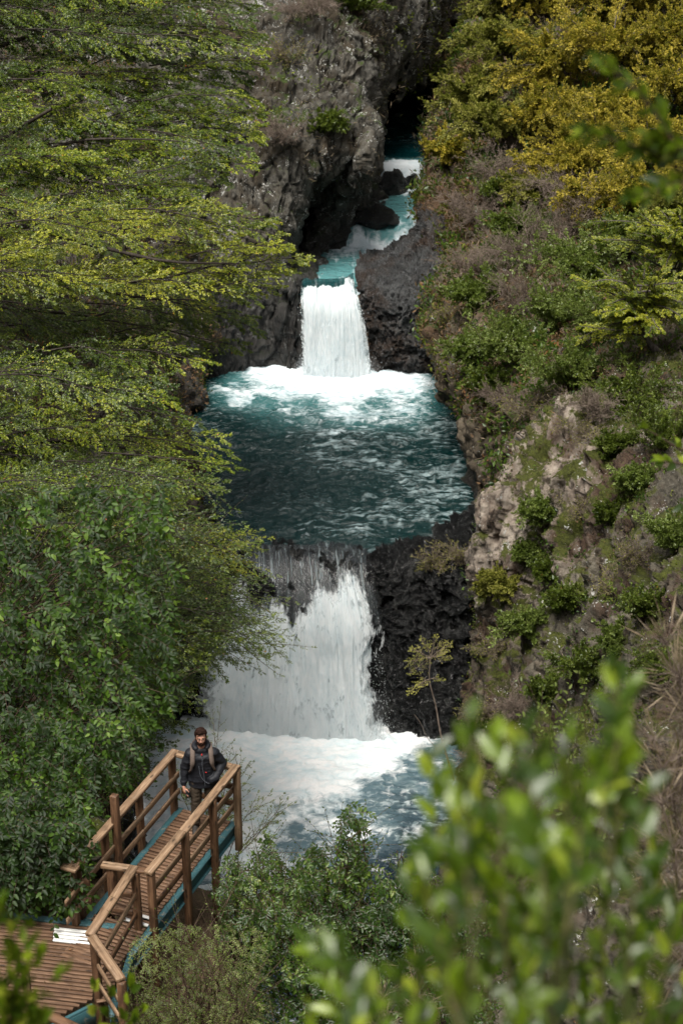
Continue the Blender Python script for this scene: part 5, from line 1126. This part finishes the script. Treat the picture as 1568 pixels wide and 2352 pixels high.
# undergrowth that nobody could count: scattered over the rock sheets
def scatter(sheetname, n, mat, size, seed, label, name='undergrowth', k=9, zmin=-99, fr=.9, thr=0., w=.28, up=.5, uv=None, dry=False):
    b, G, o = BVH[sheetname]; r = np.random.default_rng(seed); a, c, _ = G.shape
    i = r.integers(0, a-1, n*3); j = r.integers(0, c-1, n*3); P = G[i, j]; N = gnormals(G)[i, j]; N = N*np.sign(-(N*(P-np.array([0, 0, H0]))).sum(1, keepdims=True))
    ar = np.linalg.norm(G[i+1, j]-G[i, j], axis=1)*np.linalg.norm(G[i, j+1]-G[i, j], axis=1)
    m = (r.random(len(P)) < np.clip(ar/np.percentile(ar, 90), 0, 1)) & (P[:, 2] > zmin+.6*r.random(len(P))) & (fbm(P*fr, 4, seed) > thr)
    P = P[m][:n]; N = N[m][:n]; q = len(P); d = np.linalg.norm(P-np.array([0, 0, H0]), axis=1)
    D = norm(np.repeat(N*.7+np.array([0, 0, up]), k, 0)+r.normal(0, .75, (q*k, 3))); pos = np.repeat(P, k, 0)+r.normal(0, 1, (q*k, 3))*np.repeat(size*.8*(d/45), k)[:, None]
    L = size*r.uniform(.4, 1.3, q*k)*np.repeat(d/45, k); V, F = leafmesh(pos, D, norm(r.normal(0, 1, D.shape)), L, w, .08)
    g = Geo(); g.add(V, F, rnd=np.repeat(r.random(q*k), 4), cl=np.repeat(np.clip(.5+.9*fbm(P*.8, 3, seed+3), 0, 1), k*4)); g.build(name, M[mat], None, kind='stuff', label=label)
scatter('slope', 9000, 'litter', .14, 801, 'dead leaves and brown weeds covering the right slope', 'undergrowth', 10, -5.8, .5, -.05, .4)
scatter('slope', 7000, 'straw', .20, 802, 'pale dry stems between the shrubs of the right slope', 'dry_grass', 8, -5.4, .7, .0, .07)
scatter('slope', 9000, 'bush', .15, 813, 'low green plants filling the gaps on the right slope', 'ground_cover', 11, -5.4, .38, .02, .5)
scatter('outcrop', 7000, 'bush', .11, 814, 'low green plants growing in patches on the outcrop', 'ground_cover', 10, -10.0, .5, .12, .5)
scatter('slope', 6000, 'moss', .11, 803, 'small green ground cover on the right slope', 'ground_cover', 10, -5.6, .6, .05, .5)
scatter('outcrop', 7000, 'moss', .075, 804, 'moss and tiny leaves on the outcrop', 'ground_cover', 9, -10.5, .6, .06, .5)
scatter('outcrop', 3000, 'litter', .08, 805, 'dead leaves lodged on the outcrop', 'undergrowth', 8, -10.5, .7, .08, .45)
scatter('outcrop', 2500, 'straw', .14, 806, 'dry stems on the outcrop', 'dry_grass', 7, -10, .8, .1, .06)
scatter('cliff', 5000, 'moss', .10, 807, 'moss tufts on the ledges of the grey cliff', 'ground_cover', 7, -1.5, .5, .18, .45)
scatter('cliff', 2500, 'straw', .2, 808, 'dry grass tufts on the grey cliff', 'dry_grass', 8, -1., .5, .2, .06)
scatter('bank', 9000, 'litter', .10, 809, 'dead twigs and leaves on the left bank', 'undergrowth', 8, -9, .6, -.1, .4)
scatter('bank', 7000, 'beech_dark', .09, 810, 'low dark plants on the left bank', 'ground_cover', 8, -8, .6, -.05, .5)
scatter('ground', 9000, 'straw', .10, 811, 'dry grass on the slope under the walkway', 'dry_grass', 7, -10, .7, -.2, .06)
scatter('ground', 9000, 'litter', .07, 812, 'brown leaf litter on the near slope', 'leaf_litter', 7, -10, .7, -.3, .5)
M['beech_stem'] = bark_mat('green_brown_stem', (.03, .04, .01), (.09, .08, .03))
# ---------------------------------------------------------------- plants close to the camera (out of focus)
def leafy(name, label, cat, group, base, stems, mat, wood, ls, seed, n=9, w=.52, pin=False, rad=.004, tw=.5, ang=.75):
    r = np.random.default_rng(seed); root = thing(name, label, cat, tuple(base), group); P = np.stack([curve_pts(a, b, s, 9, .02, r) for a, b, s in stems]); g = Geo(); gw = Geo()
    V, F = tubes(P, np.full(len(P), rad), np.full(len(P), rad*.4), 6); gw.add(V, F)
    L = np.linalg.norm(P[:, -1]-P[:, 0], axis=1)
    if pin:
        P1, N1, l1 = kids(P, norm(np.array([0, -.6, .7])+r.normal(0, .3, (len(P), 3))), pin, .9, L*tw, .12, 1, .1, 5, 'flat', .2, .2, r); V, F = tubes(P1, np.full(len(P1), rad*.5), np.full(len(P1), rad*.25), 4); gw.add(V, F)
        leaves_on(P1, N1, n, ls, .95, .1, w, .08, .2, r, True, r.random(len(P1)), g)
    else:
        for q in range(3): leaves_on(P, norm(r.normal(0, 1, (len(P), 3))+np.array([0, -.5, .6])), n, ls, ang, .25, w, .08, .45, r, True, r.random(len(P)), g)
    for q in (g, gw): q.V = [v-np.asarray(base) for v in q.V]
    gw.build('stem', M[wood], root); g.build('foliage', M[mat], root); return root
rq = np.random.default_rng(900); st = []
for (u, v) in [(1060, 1660), (975, 1745), (1120, 1700), (1195, 1690), (1400, 1560), (1420, 1600), (1280, 1800), (1090, 1850), (1010, 1800), (1350, 1760), (1460, 1820), (1170, 1850), (1420, 1720), (1230, 1950), (1330, 1900), (1100, 1980), (960, 1960), (920, 2010), (1490, 1960), (1380, 2060), (1260, 2080), (1150, 2120), (1000, 2130), (1440, 2150), (1540, 2080), (1200, 2230), (1330, 2230), (1060, 2260), (1470, 2280), (1580, 2230), (900, 2250), (820, 2260), (760, 2200), (700, 2170), (700, 2330), (800, 2350), (960, 2360), (1290, 1700), (1070, 1760), (1220, 1780)]:
    Y = rq.uniform(1.95, 2.75); u += 15; b = at(u, v, Y); dx = rq.uniform(-40, 40); a = at(u+dx+(1250-u)*.25, v+rq.uniform(380, 620), Y-.25); st.append((a, b, rq.uniform(-.03, .03)))
leafy('near_shrub', 'large out-of-focus shrub with bright green oval leaves filling the lower right', 'shrub', None, at(1250, 2900, 2.2), st, 'near', 'beech_stem', .052, 901, 10)
st = [(at(1600, 420, 4.2), at(1380, 140, 4.0), .08), (at(1600, 420, 4.2), at(1450, 450, 4.0), .02), (at(1600, 360, 4.2), at(1500, 320, 4.1), .02), (at(1600, 420, 4.2), at(1340, 300, 4.0), .03)]
leafy('overhanging_branch', 'blurred leafy branch hanging in from the right edge in front of the golden cypresses', 'branch', None, at(1600, 420, 4.2), st, 'near', 'twig', .062, 903, 13, w=.44, rad=.006)
leafy('overhanging_branch', 'slightly blurred reddish twig with round leaves at the middle of the right edge', 'branch', None, at(1640, 1080, 8), [(at(1640, 1080, 8), at(1480, 985, 7.8), .02), (at(1640, 1080, 8), at(1520, 1060, 7.8), .02), (at(1640, 1080, 8), at(1570, 1160, 7.8), .02)], 'near', 'twig', .085, 905, 4, w=.5, rad=.009)
leafy('near_sprig', 'blurred yellow-green sprigs in the bottom left corner over the wide deck', 'plant', None, at(-60, 2450, 4.3), [(at(-60+18*k, 2480, 3.5), at(*q, 3.4), .02) for k, q in enumerate([(5, 2085), (70, 2130), (95, 2190), (15, 2180), (135, 2240), (40, 2230), (60, 2290), (10, 2310), (30, 2140), (90, 2330), (0, 2250)])], 'near', 'twig', .055, 907, 9, rad=.003)
leafy('near_sprig', 'blurred green leaves at the bottom edge below the walkway corner', 'plant', None, at(260, 2500, 6), [(at(240+10*k, 2480, 6.1), at(*q, 6.), .02) for k, q in enumerate([(215, 2262), (255, 2290), (300, 2270), (330, 2310), (280, 2340)])], 'near', 'twig', .075, 909, 4, w=.62, rad=.004)
leafy('sprig_plant', 'pale jagged-leaved stems standing in front of the outcrop foot', 'plant', None, at(1330, 1950, 12), [(at(1330+rq.uniform(-40, 60), 1980, 12.2), at(u, v, 12), .03) for u, v in [(1215, 1575), (1290, 1600), (1350, 1590), (1400, 1640), (1300, 1680), (1440, 1700), (1260, 1640), (1450, 1610)]], 'shrub_light', 'twig', .055, 911, 7, w=.45, pin=9, tw=.13, rad=.005)
# dry bamboo-like grass at the right edge
def drygrass(label, spots, seed):
    r = np.random.default_rng(seed); base = at(1560, 2250, 9.5); root = thing('dry_bamboo', label, 'dry plant', tuple(base)); g = Geo(); gl = Geo()
    for (u0, v0, u1, v1, Y) in spots:
        P = curve_pts(at(u0, v0, Y), at(u1, v1, Y-.2), .03, 9, .02, r)[None]; V, F = tubes(P, [.008], [.004], 5); g.add(V, F)
        for t_ in np.linspace(.2, 1, 7):
            p = P[0, int(t_*8)]; n = 26; D = norm(r.normal(0, .55, (n, 3))+np.array([-.25, -.1, .9])); L = r.uniform(.12, .34, n); s = np.linspace(0, 1, 4); Q = p+D[:, None]*(L[:, None]*s)[..., None]; Q[..., 2] -= L[:, None]*.35*s**2
            V, F = tubes(Q, np.full(n, .0032), np.full(n, .001), 3); g.add(V, F)
            V, F = leafmesh(p+D*L[:, None]*.4, norm(D+r.normal(0, .2, D.shape)), norm(r.normal(0, 1, D.shape)), L*.7, .06, .02); gl.add(V, F, rnd=np.repeat(r.random(n), 4), cl=np.repeat(r.random(n), 4))
    for q in (g, gl): q.V = [v-base for v in q.V]
    g.build('stem', M['bark_pale'], root); gl.build('blades', M['straw'], root)
drygrass('dry grey bamboo-like stems fanning out along the lower right edge', [(1600, 1800, 1530, 1480, 9.6), (1620, 1900, 1560, 1560, 9.4), (1590, 2000, 1500, 1700, 9.2), (1620, 2050, 1560, 1740, 9.4), (1580, 2200, 1520, 1850, 9), (1620, 2250, 1570, 1930, 9.2), (1560, 2300, 1510, 2010, 9), (1630, 1750, 1590, 1500, 9.8), (1600, 2300, 1560, 2080, 8.8)], 920)
drygrass('dry pale fan of stems rising left of the blurred shrub at the bottom edge', [(980, 2450, 955, 2230, 13)], 922)
drygrass('short dry stem near the bottom edge, left of the taller pale fan', [(900, 2450, 880, 2290, 13)], 923)
# ---------------------------------------------------------------- camera, light, sky
cam = bpy.data.cameras.new('camera'); co = bpy.data.objects.new('camera', cam); COL.objects.link(co)
co.location = (0, 0, H0); co.rotation_euler = (math.radians(90)-PITCH, 0, 0)
cam.sensor_fit = 'VERTICAL'; cam.sensor_height = 36; cam.sensor_width = 24; cam.lens = 18/math.tan(math.radians(17)); cam.clip_end = 4000; cam.clip_start = .1
cam.dof.use_dof = True; cam.dof.focus_distance = 30; cam.dof.aperture_fstop = 2.8
SC.camera = co
EL, AZ = math.radians(67), math.radians(206)    # sun height, compass bearing from +Y clockwise
wd = bpy.data.worlds.new('World'); SC.world = wd; wd.use_nodes = True; nt = wd.node_tree; nt.nodes.clear()
sky = nt.nodes.new('ShaderNodeTexSky'); sky.sky_type = 'NISHITA'; sky.sun_disc = False; sky.sun_elevation = EL; sky.sun_rotation = AZ; sky.dust_density = 4; sky.air_density = 1.5
hs = nt.nodes.new('ShaderNodeHueSaturation'); hs.inputs['Saturation'].default_value = .15
bg = nt.nodes.new('ShaderNodeBackground'); bg.inputs['Strength'].default_value = .065; wo = nt.nodes.new('ShaderNodeOutputWorld')
nt.links.new(sky.outputs[0], hs.inputs['Color']); nt.links.new(hs.outputs[0], bg.inputs['Color']); nt.links.new(bg.outputs[0], wo.inputs[0])
sl = bpy.data.lights.new('sun', 'SUN'); sl.energy = 3.2; sl.angle = math.radians(28); sl.color = (1, .95, .87)
so = bpy.data.objects.new('sun', sl); COL.objects.link(so)
sd = Vector((math.sin(AZ)*math.cos(EL), math.cos(AZ)*math.cos(EL), math.sin(EL)))
so.rotation_euler = sd.to_track_quat('Z', 'Y').to_euler()
SC.view_settings.view_transform = 'Standard'; SC.view_settings.look = 'None'; SC.view_settings.gamma = 1; SC.view_settings.exposure = .84
SC.cycles.adaptive_threshold = .02; SC.cycles.diffuse_bounces = 2; SC.cycles.volume_bounces = 1; SC.cycles.volume_step_rate = 3; SC.cycles.volume_max_steps = 32; SC.cycles.max_bounces = 6; SC.cycles.transparent_max_bounces = 12; SC.cycles.use_denoising = True; SC.cycles.caustics_reflective = False; SC.cycles.caustics_refractive = False
SC.cycles.sample_clamp_indirect = 6
